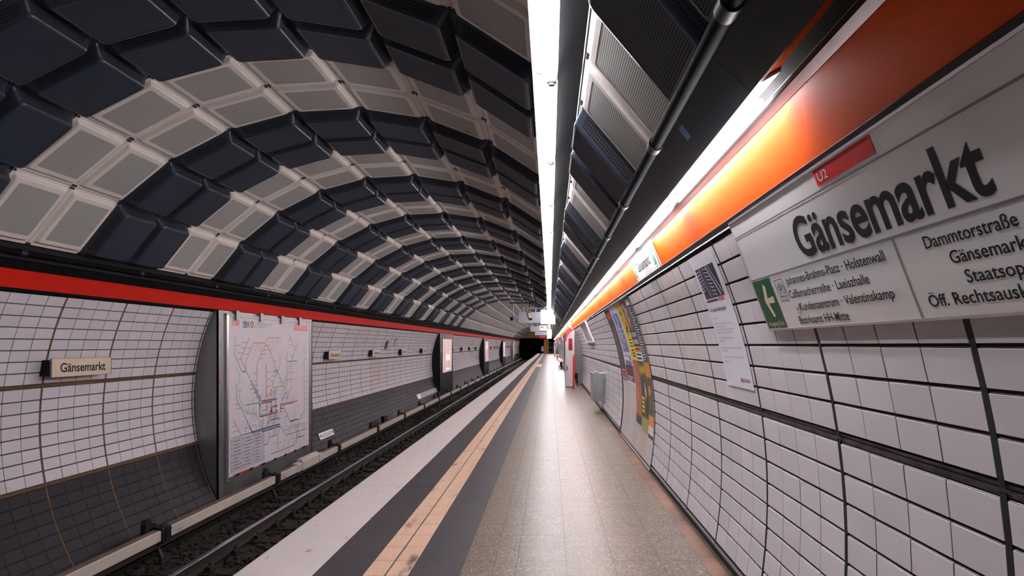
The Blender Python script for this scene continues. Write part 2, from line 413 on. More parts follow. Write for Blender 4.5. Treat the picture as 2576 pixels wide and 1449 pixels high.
for k in range(k0, n+1):
    ya, yb = ROW0+ROWP*k, min(ROW0+ROWP*(k+1), YE)
    g = .0016 if yb < 40 else .003
    for c in range(5, 11):
        gx = .0016
        mb.add([(PX[c]+gx, ya+g, 0), (PX[c+1]-gx, ya+g, 0), (PX[c+1]-gx, yb-g, 0), (PX[c]+gx, yb-g, 0)], 3)
    if k % 2 == 0 or True:
        mb.add([(PX[11]+.001, ya+g, 0), (1.182, ya+g, 0), (1.182, yb-g, 0), (PX[11]+.001, yb-g, 0)], 4)
    for c in (2, 3):                                                   # ribbed guidance tiles
        x0, x1 = PX[c]+.004, PX[c+1]-.004; y0, y1 = ya+.005, yb-.005
        if yb < 36:
            nr = 9; pw = (x1-x0)/nr; pr = []
            for r in range(nr):
                xx = x0+pw*r; pr += [(xx+pw*.12, -.001), (xx+pw*.28, .004), (xx+pw*.72, .004), (xx+pw*.88, -.001)]
            mb.strip(pr, y0, y1, 2)
            mb.add([(p[0], y0, p[1]) for p in pr]+[(x1, y0, -.006), (x0, y0, -.006)], 2)
        else: mb.add([(x0, y0, .003), (x1, y0, .003), (x1, y1, .003), (x0, y1, .003)], 2)
mb.strip([(-1.98, -.2), (-1.98, -1.3)], Y0, YE, 6)                    # platform face below the overhang
mb.strip([(PX[0], -.2), (-1.98, -.2)], Y0, YE, 6)
struct(mb, 'floor', ['edge_paint', 'asphalt', 'tactile', 'terrazzo', 'border', 'joint', 'concrete'])

# ---- skirting on the platform wall
mb = MB()
mb.strip([(1.184, .040), (1.176, .045), (1.178, .064), (1.197, .070)], Y0, YE, 0)
mb.strip([(1.168, .0008), (1.182, .012), (1.186, .042)], Y0, YE, 1)
struct(mb, 'baseboard_right', ['black', 'concrete'])

# ---- left: red band, black cornice
def seams_y(p, y0=Y0, y1=YE): 
    k = math.floor(y0/p); return [max(y0, min(y1, p*j)) for j in range(k, int(y1/p)+2)]
mb = MB()
for a, b in zip(seams_y(2.064), seams_y(2.064)[1:]):
    if b-a < .1: continue
    mb.prism([(-5.105, 2.045), (-5.098, 2.042), (-5.135, 2.222), (-5.14, 2.228), (-5.16, 2.228), (-5.16, 2.045)], a+.001, b-.001, 0)
    if b < 60:
        for z in (2.075, 2.185):
            for y in (a+.06,): mb.tube((-5.12, y, z), (-5.095-(z-2.042)*.2, y, z), .008, 8, 1)
struct(mb, 'trim_1', ['red', 'bolt'])
mb = MB()
mb.strip([(-5.14, 2.0), (-5.10, 2.018), (-5.10, 2.042), (-5.16, 2.044)], Y0, YE, 0)
mb.strip([(-5.16, 2.225), (-5.21, 2.23), (-5.17, 2.35), (-5.10, 2.46), (-5.075, 2.475)], Y0, YE, 0)
struct(mb, 'trim_2', ['pipe'])
def pipe_run(name, label, pts_xz, r, y0, y1, step, m, cat='pipe'):
    t = thing(name, label, cat, (pts_xz[0], y0, pts_xz[1]))
    q = MB(); q.tube((pts_xz[0], y0, pts_xz[1]), (pts_xz[0], y1, pts_xz[1]), r, 14, 0); part(q, 'pipe_body', [m], t)
    y = y0+step*.62; c = 0
    while y < y1 and c < 60:
        q = MB(); q.tube((pts_xz[0], y-.04, pts_xz[1]), (pts_xz[0], y+.04, pts_xz[1]), r*1.22, 14, 0); part(q, 'coupling', ['black'], t)
        y += step; c += 1
    return t
pipe_run('conduit', 'black conduit running above the red band under the left ceiling edge', (-5.085, 2.385), .028, Y0, YE-.2, 1.9, 'pipe')

# ---- right: soffit, pipe, light trough, orange band, black rail
mb = MB()
for a, b in zip(seams_y(3.9, Y0-3.9, YE), seams_y(3.9, Y0-3.9, YE)[1:]):
    if b-a < .1 or a+2.5 > YE: continue
    a, b = a+2.36, min(b+2.36, YE)
    mb.prism([(.562, 2.497), (.695, 2.372), (.705, 2.374), (.705, 2.42), (.58, 2.515)], a+.0015, b-.0015, 0)
q = MB(); q.add([(.583, 3.02, 2.4755), (.63, 3.05, 2.4315), (.63, 3.12, 2.4315), (.583, 3.09, 2.4755)], 0)
struct(mb, 'trim_3', ['soffit'])
tp = q.build('tape_strip', ['tape']); tag(tp, 'small strip of blue tape stuck on the black soffit', 'tape')
mb = MB()
mb.strip([(.70, 2.385), (.90, 2.499)], Y0, YE, 0)                       # orange painted trough
mb.strip([(.70, 2.372), (.70, 2.385)], Y0, YE, 0)
struct(mb, 'trim_4', ['orange'])
mb = MB(); mb.strip([(.767, 2.36), (.769, 2.3455), (.812, 2.333), (.8125, 2.336)], Y0, YE, 0)
struct(mb, 'trim_5', ['lip'])
mb = MB(); mb.prism([(.7635, 2.353), (.7645, 2.3405), (.7715, 2.3385), (.773, 2.352)], Y0, YE, 0)  # black strip put in to draw the dark gap between lights and lip
struct(mb, 'dark_gap_strip', ['matte'])
mb = MB()
for a, b in zip(seams_y(7.8), seams_y(7.8)[1:]):
    if b-a < .1: continue
    mb.prism([(.814, 2.336), (.902, 2.128), (.93, 2.128), (.85, 2.336)], a+.001, b-.001, 0)
struct(mb, 'trim_6', ['orange'])
mb = MB()
mb.prism([(.895, 2.132), (.889, 2.124), (.905, 2.10), (.915, 2.098), (.935, 2.10), (.935, 2.132)], Y0, YE, 0)
mb.prism([(.905, 2.098), (.905, 2.088), (.94, 2.088), (.94, 2.098)], Y0, YE, 0)
struct(mb, 'trim_7', ['blackgloss'])
pipe_run('drain_pipe', 'black pipe running along the edge of the right ceiling panels', (.534, 2.509), .031, Y0, YE-.2, 1.43, 'pipe')
# black tray beside the ceiling lights; its lower lip is added to shade the panel flange
mb = MB()
mb.prism([(.0445, 3.183), (.050, 3.176), (.186, 3.101), (.191, 3.088), (.196, 3.088), (.215, 3.12), (.07, 3.26), (.056, 3.24)], Y0, YE, 0)
struct(mb, 'trim_8', ['tray'])

# ---- end of the station: ochre portal with the dark running tunnel behind
mb = MB()
ye = YE
def end_poly(pts): mb.add([(x, ye, z) for x, z in pts], 0)
for s in range(40):                                                     # everything above the lintel line, inside the vault
    a0, a1 = 150-3.1*s, 150-3.1*(s+1)
    p, q2 = circ(RC+.1, a0), circ(RC+.1, a1)
    z0 = 2.60
    if max(p[1], q2[1]) > z0: end_poly([(p[0], max(z0, p[1])), (q2[0], max(z0, q2[1])), (q2[0], z0), (p[0], z0)])
mb.box(-5.75, -5.22, YE, YE+.5, -1.4, 2.7, 0)
mb.box(-1.02, -.22, YE, YE+.6, -.1, 2.7, 0)
mb.box(-.92, -.60, YE-.02, YE, 0, 2.02, 0); mb.box(-.88, -.64, YE-.035, YE-.02, .05, 1.97, 0)
struct(mb, 'wall_back', ['yellow_wall'])
mb = MB()
mb.box(-5.8, 1.6, YE+14, YE+14.1, -1.5, 4.4, 0); mb.box(-5.9, -5.8, YE, YE+14, -1.5, 4.4, 0)
mb.box(1.3, 1.4, YE, YE+14, -1.5, 4.4, 0); mb.box(-5.8, 1.4, YE, YE+14, 4.3, 4.4, 0); mb.box(-5.8, 1.4, YE, YE+14, -1.5, -1.35, 0)
struct(mb, 'wall_far', ['matte'])

# ---- track bed
mb = MB()
mb.grid([[(x, y, -1.185+.02*math.sin(x*3+y)) for x in (-5.3, -4.9, -4.4, -3.6, -2.8, -1.9)] for y in [Y0+k*1.0 for k in range(int(YE-Y0)+12)]], 0)
o = mb.build('ballast_bed', ['ballast']); tag(o, 'dark brown ballast bed lying between and beside the rails', 'ballast', kind='stuff')
mb = MB()
for k in range(3400):
    x = R_.uniform(-5.05, -3.25); y = 4.6+26*R_.random()**1.6; r = R_.uniform(.022, .05)
    if abs(x+4.107) < .09: continue
    c = Vector((x, y, -1.172+R_.uniform(-.01, .015))); t = R_.uniform(.5, 1.5); tc = (t, t*R_.uniform(.85, 1.05), t*R_.uniform(.75, 1.1))
    n = 6; off = R_.random()*6
    rings = []
    for (h, s) in ((-.6, .7), (.15, 1.0), (.62, .55)):
        rings.append([c+Vector((r*s*R_.uniform(.75, 1.2)*math.cos(off+2*PI*j/n), r*s*R_.uniform(.75, 1.2)*math.sin(off+2*PI*j/n), r*h+R_.uniform(-.1, .1)*r)) for j in range(n)])
    mb.grid(rings, 0, False, True, t=tc); mb.add(rings[2], 0, t=tc)
o = mb.build('ballast_stones', ['stone']); tag(o, 'loose brown ballast stones lying around the rail and sleepers', 'ballast', kind='stuff')

# ================================================================== TRACK
def rail(x, label):
    t = thing('rail', label, 'rail', (x, Y0, -1.0))
    h = .0335
    q = MB(); pr = [(x-.062, -1.148), (x-.062, -1.14), (x-.012, -1.118), (x-.008, -1.04), (x-h, -1.03), (x-h, -1.012)]
    pr2 = [(2*x-a, b) for a, b in reversed(pr)]
    q.strip(pr+[(x-h, -1.008)], Y0, YE+13, 0); q.strip([(x+h, -1.008)]+pr2, Y0, YE+13, 0); q.strip([(x+.062, -1.148), (x-.062, -1.148)], Y0, YE+13, 0)
    q.add([(a, Y0, b) for a, b in pr+pr2], 0)
    part(q, 'rail_web', ['rail_side'], t)
    q = MB(); q.strip([(x-h, -1.008), (x-h+.008, -1.0), (x+h-.008, -1.0), (x+h, -1.008)], Y0, YE+13, 0, True); part(q, 'rail_head', ['rail_top'], t)
    return t
rail(-4.107, 'running rail with shiny worn head nearest the left wall')
rail(-2.672, 'running rail close under the platform edge')
# sleepers
def sleeper():
    t = thing('sleeper', '', 'sleeper', (0, 0, 0), 'sleepers under the track')
    q = MB(); q.bbox(-4.75, -2.05, -.12, .12, -1.29, -1.165, 0, .012); part(q, 'beam', ['wood'], t)
    for x in (-4.107, -2.672):
        q = MB(); q.box(x-.16, x+.16, -.075, .075, -1.165, -1.148, 0)
        for s in (-1, 1):
            q.prism([(x+s*.075, -1.148), (x+s*.14, -1.148), (x+s*.135, -1.105), (x+s*.105, -1.09), (x+s*.068, -1.125)], -.05, .05, 0)
            q.tube((x+s*.115, 0, -1.12), (x+s*.115, 0, -1.055), .014, 8, 0)
        part(q, 'rail_fastener', ['iron'], t)
    return t
sl = sleeper(); ys = [6.08+.65*k for k in range(92)]
for i, y in enumerate(ys):
    lb = 'dark tarred wooden sleeper under the rails, %s from the camera end' % nth(i+1)
    if i == 0: sl.location = (0, y, 0); sl['label'] = lb
    else: dup(sl, (0, y, 0), lb)

# conductor rail, its covers and brackets
CXF, CZT, CZB = -4.698, -.75, -.873
t = thing('conductor_rail', 'dark conductor rail carried under the white cover beside the left wall', 'rail', (-4.75, Y0, -.92))
q = MB(); q.prism([(-4.775, -.955), (-4.725, -.955), (-4.725, -.935), (-4.742, -.93), (-4.742, -.90), (-4.715, -.895), (-4.715, -.872), (-4.785, -.872), (-4.785, -.895), (-4.758, -.90), (-4.758, -.93), (-4.775, -.935)], Y0, YE+2, 0)
part(q, 'rail_bar', ['rail_side'], t)
BR = [4.82+3.44*k for k in range(33)]; BR = [y for y in BR if y < 116]
def cover(y0, y1, label):
    t = thing('rail_cover', label, 'cover', (CXF, y0, CZT), 'white covers over the conductor rail')
    q = MB(); q.prism([(CXF, CZB), (CXF, CZT-.006), (CXF-.006, CZT), (CXF-.02, CZT+.002), (CXF-.02, CZT-.02), (CXF-.012, CZB)], y0, y1, 0)
    part(q, 'front_board', ['cover'], t)
    q = MB(); q.prism([(CXF-.02, CZT+.002), (CXF-.085, CZT+.012), (CXF-.095, CZT+.006), (CXF-.095, CZB+.01), (CXF-.085, CZB+.01), (CXF-.085, CZT-.01), (CXF-.02, CZT-.018)], y0, y1, 0)
    part(q, 'top_board', ['cover_top'], t)
    return t
n = 0
for k, (a, b) in enumerate(zip(BR, BR[1:])):
    n += 1
    cover(a+.19, b-.005, 'white painted cover length over the conductor rail, %s from the camera' % nth(n))
def bracket():
    t = thing('rail_bracket', '', 'bracket', (0, 0, 0), 'cast brackets holding the conductor rail')
    q = MB(); q.prism([(CXF+.018, CZB-.03), (CXF+.022, CZT+.012), (CXF+.004, CZT+.03), (CXF-.10, CZT+.042), (CXF-.125, CZT+.02), (CXF-.125, CZB-.03), (CXF-.1, CZB-.03), (CXF-.1, CZT+.012), (CXF+.002, CZT+.006), (CXF+.002, CZB-.03)], 0, .185, 0)
    q.prism([(CXF+.03, CZB-.02), (CXF+.034, CZT+.02), (CXF-.05, CZT+.055), (CXF-.05, CZT+.03), (CXF+.02, CZT+.01), (CXF+.02, CZB-.02)], .05, .13, 0)
    part(q, 'clamp', ['iron'], t)
    q = MB(); q.prism_x([(-.12, CZT-.10), (-.10, CZT+.09), (-.06, CZT+.145), (.01, CZT+.135), (.03, CZT+.08), (.12, CZT+.06), (.16, CZT+.02), (.16, CZT-.10)], CXF-.19, CXF-.13, 0); part(q, 'insulator_arm', ['iron'], t)
    q = MB(); q.prism([(CXF-.06, -1.25), (CXF-.03, -1.25), (CXF-.02, -1.10), (CXF-.07, -.98), (CXF-.10, -.95), (CXF-.12, -.97), (CXF-.07, -1.10)], .05, .10, 0); part(q, 'foot', ['rail_side'], t)
    return t
b0 = bracket()
for i, y in enumerate(BR):
    lb = 'black cast bracket clamped round the conductor rail cover, %s along from the camera' % nth(i+1)
    if i == 0: b0.location = (0, y, 0); b0['label'] = lb
    else: dup(b0, (0, y, 0), lb)
t = thing('cover_sleeve', 'bulky chipped white sleeve on the conductor rail below the network map', 'cover', (CXF, 12.66, CZT))
q = MB(); q.prism([(CXF+.02, CZB-.01), (CXF+.022, CZT+.02), (CXF+.01, CZT+.055), (CXF-.03, CZT+.085), (CXF-.09, CZT+.08), (CXF-.11, CZT+.03), (CXF-.11, CZB)], 12.95, 13.85, 0); part(q, 'hood', ['cover'], t)
for y in (12.7, 13.9):
    q = MB(); q.prism([(CXF+.014, CZB-.005), (CXF+.016, CZT+.01), (CXF-.02, CZT+.03), (CXF-.1, CZT+.03), (CXF-.1, CZB)], y, y+.2, 0); part(q, 'end_collar', ['cover'], t)
for (y, wd, nm) in ((20.1, .5, 'black box on the dark tiles before the striped marker'), (30.0, .55, 'black box on the dark tiles right below the striped marker')):
    q = MB(); q.prism_x([(y, -.62), (y+wd, -.64), (y+wd-.12, -.85), (y+.12, -.84)], -4.98, -4.88, 0)
    o = q.build('cable_box', ['matte']); tag(o, nm, 'box')

# ================================================================== CEILING PANELS
STEP, A0 = 12.05, 147.5
CH, PV = 2*RC*math.sin(math.radians(STEP/2)), .715
def loop(inset, h, rad, hu, hv):
    """rounded rectangle loop, 7 points on each straight side plus 3 per corner; returns points and side ids"""
    a, b = hu-inset, hv-inset; pts = []
    cs = [(a-rad, b-rad, 0), (-(a-rad), b-rad, 90), (-(a-rad), -(b-rad), 180), (a-rad, -(b-rad), 270)]
    for i, (cx, cy, s) in enumerate(cs):
        for k in range(4):
            an = math.radians(s+30*k); pts.append((cx+rad*math.cos(an), cy+rad*math.sin(an), h))
        nx = cs[(i+1) % 4]; an = math.radians(s+90)
        p = (cx+rad*math.cos(an), cy+rad*math.sin(an)); q = (nx[0]+rad*math.cos(an), nx[1]+rad*math.sin(an))
        for f in (.06, .94): pts.append((p[0]+(q[0]-p[0])*f, p[1]+(q[1]-p[1])*f, h))
    return pts
def panel_meshes(kind, light=False):
    deep = kind == 'cream' and light
    hu, hv = CH/2, PV/2; q = MB()
    if kind == 'dark' or deep: L = [(.002, 0, .003), (.022, 0, .012), (.028, .006, .02), (.036, .022, .028), (.064, .086, .034), (.070, .104, .036), (.078, .112, .036), (.092, .114, .034)]; band = 3; fi = .100
    elif kind == 'cream': L = [(.002, 0, .003), (.034, 0, .014), (.040, .004, .02), (.056, .030, .03), (.064, .036, .03), (.074, .037, .03), (.098, .037, .022)]; band = -1; fi = .108
    else: L = [(.002, 0, .003), (.03, 0, .014), (.05, .03, .03), (.07, .05, .03), (.095, .05, .03)]; band = -1; fi = .11
    if light: L = [L[0], L[2], L[-3], L[-1]] if band < 0 else [L[1], L[3], L[4], L[6], L[7]]; band = 1 if band > 0 else -1
    R = [loop(i, h, r, hu, hv) for i, h, r in L]; n = len(R[0])
    for a in range(len(R)-1):
        for b in range(n):
            c = (b+1) % n; quad = [R[a][b], R[a][c], R[a+1][c], R[a+1][b]]
            if a == band and b % 6 == 4:
                ln = math.dist(R[a][b], R[a][c]); dp = math.dist(R[a][b], R[a+1][b])
                q.add(quad, 1, uv=[(0, 0), (ln, 0), (ln, dp), (0, dp)])
            else: q.add(quad, 0, smooth=True)
    hf = L[-1][1]; fl = loop(fi, hf, .02, hu, hv)
    for b in range(n): q.add([R[-1][b], R[-1][(b+1) % n], fl[(b+1) % n], fl[b]], 0)
    tray = q
    g = MB(); f2 = loop(fi, hf-.0015, .006, hu, hv); g.add(f2, 0, uv=[(p[0], p[1]) for p in f2])
    s = MB()
    for su in (-1, 1):
        for sv in (-1, 1): s.tube((su*(hu-.018), sv*(hv-.018), -.002), (su*(hu-.018), sv*(hv-.018), .012), .011, 8, 0)
    return tray, g, s
KM = {'dark': ('dark', 'dark_band', 'dark_perf'), 'cream': ('cream', 'cream', 'cream_perf'), 'grey': ('grey_pan', 'grey_pan', 'grey_pan')}
PM = {}
for k in ('dark', 'cream'):
    tr, g, s = panel_meshes(k)
    PM[k] = (tr.mesh('tray', [KM[k][0], KM[k][1]]), g.mesh('perforated_sheet', [KM[k][2]]), s.mesh('screw', ['bolt']))
ang = [A0-STEP*(r+.5) for r in range(8)]+[46.0-STEP*.5]
rowname = ['%s row above the left cornice' % nth(r+1) for r in range(7)]+['row left of the ceiling lights', 'row right of the ceiling lights']
def panel_matrix(r, y):
    a = math.radians(ang[r]); rr = RC*math.cos(math.radians(STEP/2))
    o = Vector((CX+rr*math.cos(a), y, CZ+rr*math.sin(a)))
    n = Vector((-math.cos(a), 0, -math.sin(a))); u = Vector((-math.sin(a), 0, math.cos(a))); v = Vector((0, 1, 0))
    if u.cross(v).dot(n) < 0: u = -u
    return Matrix(((u.x, v.x, n.x, o.x), (u.y, v.y, n.y, o.y), (u.z, v.z, n.z, o.z), (0, 0, 0, 1)))
cells = []
for i in range(-13, 154):
    y = 7.284+PV*(i+.5)
    pair = i//2
    if y > 91: kind = 'grey'
    elif i >= 42 and y > 30.1: kind = 'cream'
    else: kind = 'dark' if pair % 2 == 0 else 'cream'
    for r in range(9):
        m = panel_matrix(r, y); c = m.translation
        vis = False
        if y > .8:
            for du in (-.3, .3):
                for dv in (-.3, .3):
                    p = m @ Vector((du, dv, .05))
                    if p.y < .3: continue
                    sx = VX+F*p.x/p.y; sy = VY-F*(p.z-CAMZ)/p.y
                    if -20 < sx < 2596 and -20 < sy < 1469: vis = True
        cells.append((y, r, kind, i, vis, m))
cells.sort(key=lambda c: c[0])
cnt = 0; rest = []
for (y, r, kind, i, vis, m) in cells:
    if vis and cnt < 300 and kind in PM:
        cnt += 1
        half = 'nearer' if i % 2 == 0 else 'farther'
        bandn = (i//4)+2 if kind == 'dark' else ((i-2)//4)+3
        cn = 'charcoal' if kind == 'dark' else 'cream'
        t = thing('acoustic_panel', '%s panel, %s one in %s %s arch, %s' % (cn, half, nth(max(1, bandn)), cn, rowname[r]), 'ceiling panel', (0, 0, 0), '%s ceiling panels' % cn)
        t.matrix_world = m
        for me, nm in ((PM[kind][0], 'tray'), (PM[kind][1], 'perforated_sheet'))+(((PM[kind][2], 'screws'),) if False else ()):
            o = bpy.data.objects.new(nm, me); COL.objects.link(o); o.parent = t
        if y < 12:
            for su in (-1, 1):
                for sv in (-1, 1):
                    q = PM.setdefault('screw', None)
                    if q is None:
                        s = MB(); s.tube((0, 0, -.002), (0, 0, .012), .011, 8, 0); q = PM['screw'] = s.mesh('screw', ['bolt'])
                    o = bpy.data.objects.new('screw', q); COL.objects.link(o); o.parent = t; o.location = (su*(CH/2-.017), sv*(PV/2-.017), 0)
    else: rest.append((kind, m, y))
big = MB(); mats = ['dark', 'dark_band', 'dark_perf', 'cream', 'dark_band', 'cream_perf', 'grey_pan', 'grey_pan', 'grey_pan']
lo = {k: panel_meshes(k, True)[:2] for k in ('dark', 'cream', 'grey')}
for (kind, m, y) in rest:
    base = {'dark': 0, 'cream': 3, 'grey': 6}[kind]
    for src, off in ((lo[kind][0], 0), (lo[kind][1], 2)):
        i0 = len(big.v); big.v += [tuple(m @ Vector(v)) for v in src.v]
        for f, mi, uv, sm in zip(src.f, src.m, src.uv, src.sm):
            big.f.append(tuple(i0+a for a in f)); big.m.append(base+mi+off); big.uv.append(uv); big.sm.append(sm); big.t.append(None)
o = big.build('acoustic_panels', mats); tag(o, 'far rows of charcoal, cream and grey ceiling panels towards the tunnel end', 'ceiling panels', kind='stuff')

# ================================================================== LIGHTS
def ceiling_light():
    t = thing('fluorescent_light', '', 'light', (0, 0, 3.2), 'fluorescent lights in the ceiling strip'); L = 1.915
    q = MB(); q.strip([(-.112, 3.262), (-.110, 3.218), (-.098, 3.222), (-.080, 3.258), (.035, 3.238), (.043, 3.212), (.0435, 3.185), (.050, 3.23)], 0, L, 0)
    q.strip([(-.112, 3.262), (-.085, 3.30), (.05, 3.28), (.055, 3.23)], 0, L, 0); part(q, 'reflector', ['reflector'], t)
    for (x, z, ya, yb) in ((-.022, 3.210, .07, L-.12),):
        q = MB(); q.tube((x, ya, z), (x, yb, z), .021, 12, 0); part(q, 'tube', ['tube'], t)
    q = MB(); q.tube((.012, L-.10, 3.235), (.012, L-.10, 3.165), .03, 14, 0); q.tube((.012, L-.10, 3.165), (.012, L-.10, 3.15), .022, 14, 0)
    q.prism([(-.09, 3.232), (.04, 3.206), (.04, 3.24), (-.09, 3.262)], L-.10, L-.085, 0); part(q, 'lamp_holder', ['cap'], t)
    return t
cl = ceiling_light(); ysl = [y for y in [4.454-1.92*5+1.92*k for k in range(65)] if y < 113]
for i, y in enumerate(ysl):
    j = i-3
    lb = ('fluorescent light in the ceiling strip, %s in line from the camera' % nth(j)) if j > 0 else 'fluorescent light of the ceiling strip behind the camera position' 
    lb = lb.replace('top picture edge', 'camera')
    if i == 0: cl.location = (0, y, 3.2); cl['label'] = lb
    else: dup(cl, (0, y, 3.2), lb)
def wall_light():
    t = thing('slot_light', '', 'light', (.73, 0, 2.36), 'fluorescent lights above the orange band'); L = 1.895
    q = MB(); q.prism([(.706, 2.376), (.872, 2.468), (.868, 2.476), (.702, 2.384)], 0, L, 0); part(q, 'reflector', ['reflector'], t)
    q = MB(); q.tube((.728, .08, 2.338), (.728, L-.12, 2.338), .013, 10, 0); part(q, 'tube', ['tube_w'], t)
    q = MB(); q.tube((.735, L-.09, 2.39), (.744, L-.09, 2.352), .021, 12, 0); q.tube((.744, L-.09, 2.352), (.746, L-.09, 2.343), .015, 12, 0)
    q.prism([(.712, 2.377), (.80, 2.426), (.79, 2.39), (.72, 2.352)], L-.09, L-.08, 0); part(q, 'lamp_holder', ['cap'], t)
    return t
wlg = wall_light(); ysw = [y for y in [2.28+1.9*k for k in range(60)] if y < 115]
for i, y in enumerate(ysw):
    lb = 'fluorescent light in the slot above the orange band, %s from the camera' % nth(i+1)
    if i == 0: wlg.location = (.73, y, 2.36); wlg['label'] = lb
    else: dup(wlg, (.73, y, 2.36), lb)

# ================================================================== SIGNS
# ---- big station sign on the right wall
SY, SX1, SZ1, SX0, SZ0 = 3.378, .885, 2.10, 1.089, 1.569
SH = math.hypot(SX1-SX0, SZ1-SZ0); ev = Vector(((SX1-SX0)/SH, 0, (SZ1-SZ0)/SH)); eu = Vector((0, -1, 0)); en = Vector((-ev.z, 0, ev.x)); en = en if en.x < 0 else -en
def sg(u, v, d=.0): return Vector((SX0, SY, SZ0))+eu*u+ev*v+en*d
SLEN = 2.9
t = thing('station_sign', 'large white sign reading Gänsemarkt with exit directions on the right wall', 'sign', tuple(sg(0, 0)))
q = MB()
def slab(q, u0, u1, v0, v1, d0, d1, m=0):
    P = [sg(u, v, d) for u in (u0, u1) for v in (v0, v1) for d in (d0, d1)]
    for f in ((0, 1, 3, 2), (4, 6, 7, 5), (0, 4, 5, 1), (2, 3, 7, 6), (0, 2, 6, 4), (1, 5, 7, 3)): q.add([P[k] for k in f], m)
slab(q, .006, SLEN, .008, .561, -.022, -.001); part(q, 'sign_face', ['sign'], t)
q = MB(); slab(q, 0, SLEN, 0, .009, -.022, .004); slab(q, 0, SLEN, .560, .569, -.022, .004); slab(q, 0, .008, .009, .56, -.022, .003); part(q, 'sign_frame', ['alu'], t)
s1 = lambda u, v: sg(u, v, .0008); s2 = lambda u, v: sg(u, v, .0016); s3 = lambda u, v: sg(u, v, .0024)
q = MB(); rect(q, s1, .012, SLEN, .480, .487); rect(q, s1, .012, SLEN, .256, .264); rect(q, s1, 1.385, 1.395, .009, .256); part(q, 'dividing_lines', ['sign_grey'], t)
q = MB(); rect(q, s1, 1.064, 1.472, .4985, .555); part(q, 'line_badge', ['sign_red'], t)
q = MB(); text(q, 'U2', s2, 1.085, .511, .032, .075, 0, .012); part(q, 'lettering', ['white'], t)
q = MB(); text(q, 'Gänsemarkt', s1, .715, .290, .158, 1.16, 0, .020)
text(q, 'Johannes-Brahms-Platz · Holstenwall', s1, .452, .200, .036, .86, 0, .009)
text(q, 'Caffamacherreihe · Laeiszhalle', s1, .434, .140, .036, .732, 0, .009)
text(q, 'Kundenzentrum · Valentinskamp', s1, .496, .080, .036, .79, 0, .009)
text(q, 'Bezirksamt HH-Mitte', s1, .438, .022, .036, .485, 0, .009)
text(q, 'Dammtorstraße', s1, 1.534, .203, .036, .368, 0, .009)
text(q, 'Gänsemarkt', s1, 1.622, .149, .036, .30, 0, .009)
text(q, 'Staatsoper', s1, 1.656, .094, .036, .27, 0, .009)
text(q, 'Öff. Rechtsauskunft', s1, 1.454, .040, .036, .50, 0, .009)
part(q, 'lettering', ['ink'], t)
q = MB(); rect(q, s1, .014, .264, .006, .254); gp = part(q, 'exit_panel', ['green'], t)
q = MB(); poly(q, s2, [(.100, .150), (.128, .150), (.236, .168), (.224, .140), (.150, .143)], 0)
q = MB()
poly(q, s2, [(.098, .147), (.146, .232), (.176, .218), (.150, .160)], 0); poly(q, s2, [(.098, .147), (.150, .160), (.236, .166), (.226, .134), (.146, .136)], 0); poly(q, s2, [(.098, .147), (.146, .136), (.172, .070), (.146, .066)], 0)
text(q, 'Ausgang Exit', s2, .034, .024, .024, .212, 0, .01)
part(q, 'exit_arrow', ['cream_print'], t)
q = MB(); 
for a, b, c, d in ((.31, .414, .231, .234), (.31, .414, .131, .134), (.31, .315, .131, .234), (.409, .414, .131, .234)): rect(q, s1, a, b, c, d)
disc(q, s1, .338, .186, .019, 0, 16, .0155); disc(q, s1, .386, .186, .019, 0, 16, .0155)
line(q, s1, [(.338, .186), (.352, .208), (.38, .208), (.366, .186), (.352, .208)], .003); line(q, s1, [(.386, .186), (.376, .216), (.388, .217)], .003); line(q, s1, [(.345, .213), (.358, .213)], .004); line(q, s1, [(.366, .186), (.338, .186)], .003)
text(q, 'Mietrad', s1, .33, .150, .012, .064, 0, .02); text(q, 'bike sharing', s1, .325, .138, .007, .074, 0, .01); part(q, 'bicycle_symbol', ['ink'], t)
q = MB(); rect(q, s1, .452, .487, .072, .112); part(q, 'city_badge', ['white'], t)
q = MB(); poly(q, s2, [(.461, .086), (.478, .086), (.478, .096), (.4735, .094), (.4695, .106), (.4655, .094), (.461, .096)]); part(q, 'castle_emblem', ['sign_red'], t)

# ---- backlit exit sign set into the orange band
OB0, OB1 = Vector((.902, 0, 2.128)), Vector((.814, 0, 2.336)); OH = (OB1-OB0).length; ov = (OB1-OB0)/OH; on = Vector((-ov.z, 0, ov.x)); on = on if on.x < 0 else -on
def band_sign(yf, yn):
    return lambda d: (lambda u, v: OB0+Vector((0, yf-u, 0))+ov*v+on*d)
yf, yn = 6.84, 5.47; fn = band_sign(yf, yn); Wd = yf-yn
t = thing('exit_sign', 'white backlit Gänsemarkt sign with green arrows set in the orange band', 'sign', (.86, yn, 2.23))
q = MB(); P = [fn(d)(u, v) for u in (0, Wd) for v in (.004, OH-.004) for d in (0, .014)]
for f in ((0, 1, 3, 2), (4, 6, 7, 5), (0, 4, 5, 1), (2, 3, 7, 6), (0, 2, 6, 4), (1, 5, 7, 3)): q.add([P[k] for k in f], 0)
part(q, 'sign_face', ['lit_white'], t)
q = MB(); rect(q, fn(.018), Wd+.012, Wd+.05, 0, OH); part(q, 'end_strip', ['lip'], t)
f1, f2 = fn(.0155), fn(.017)
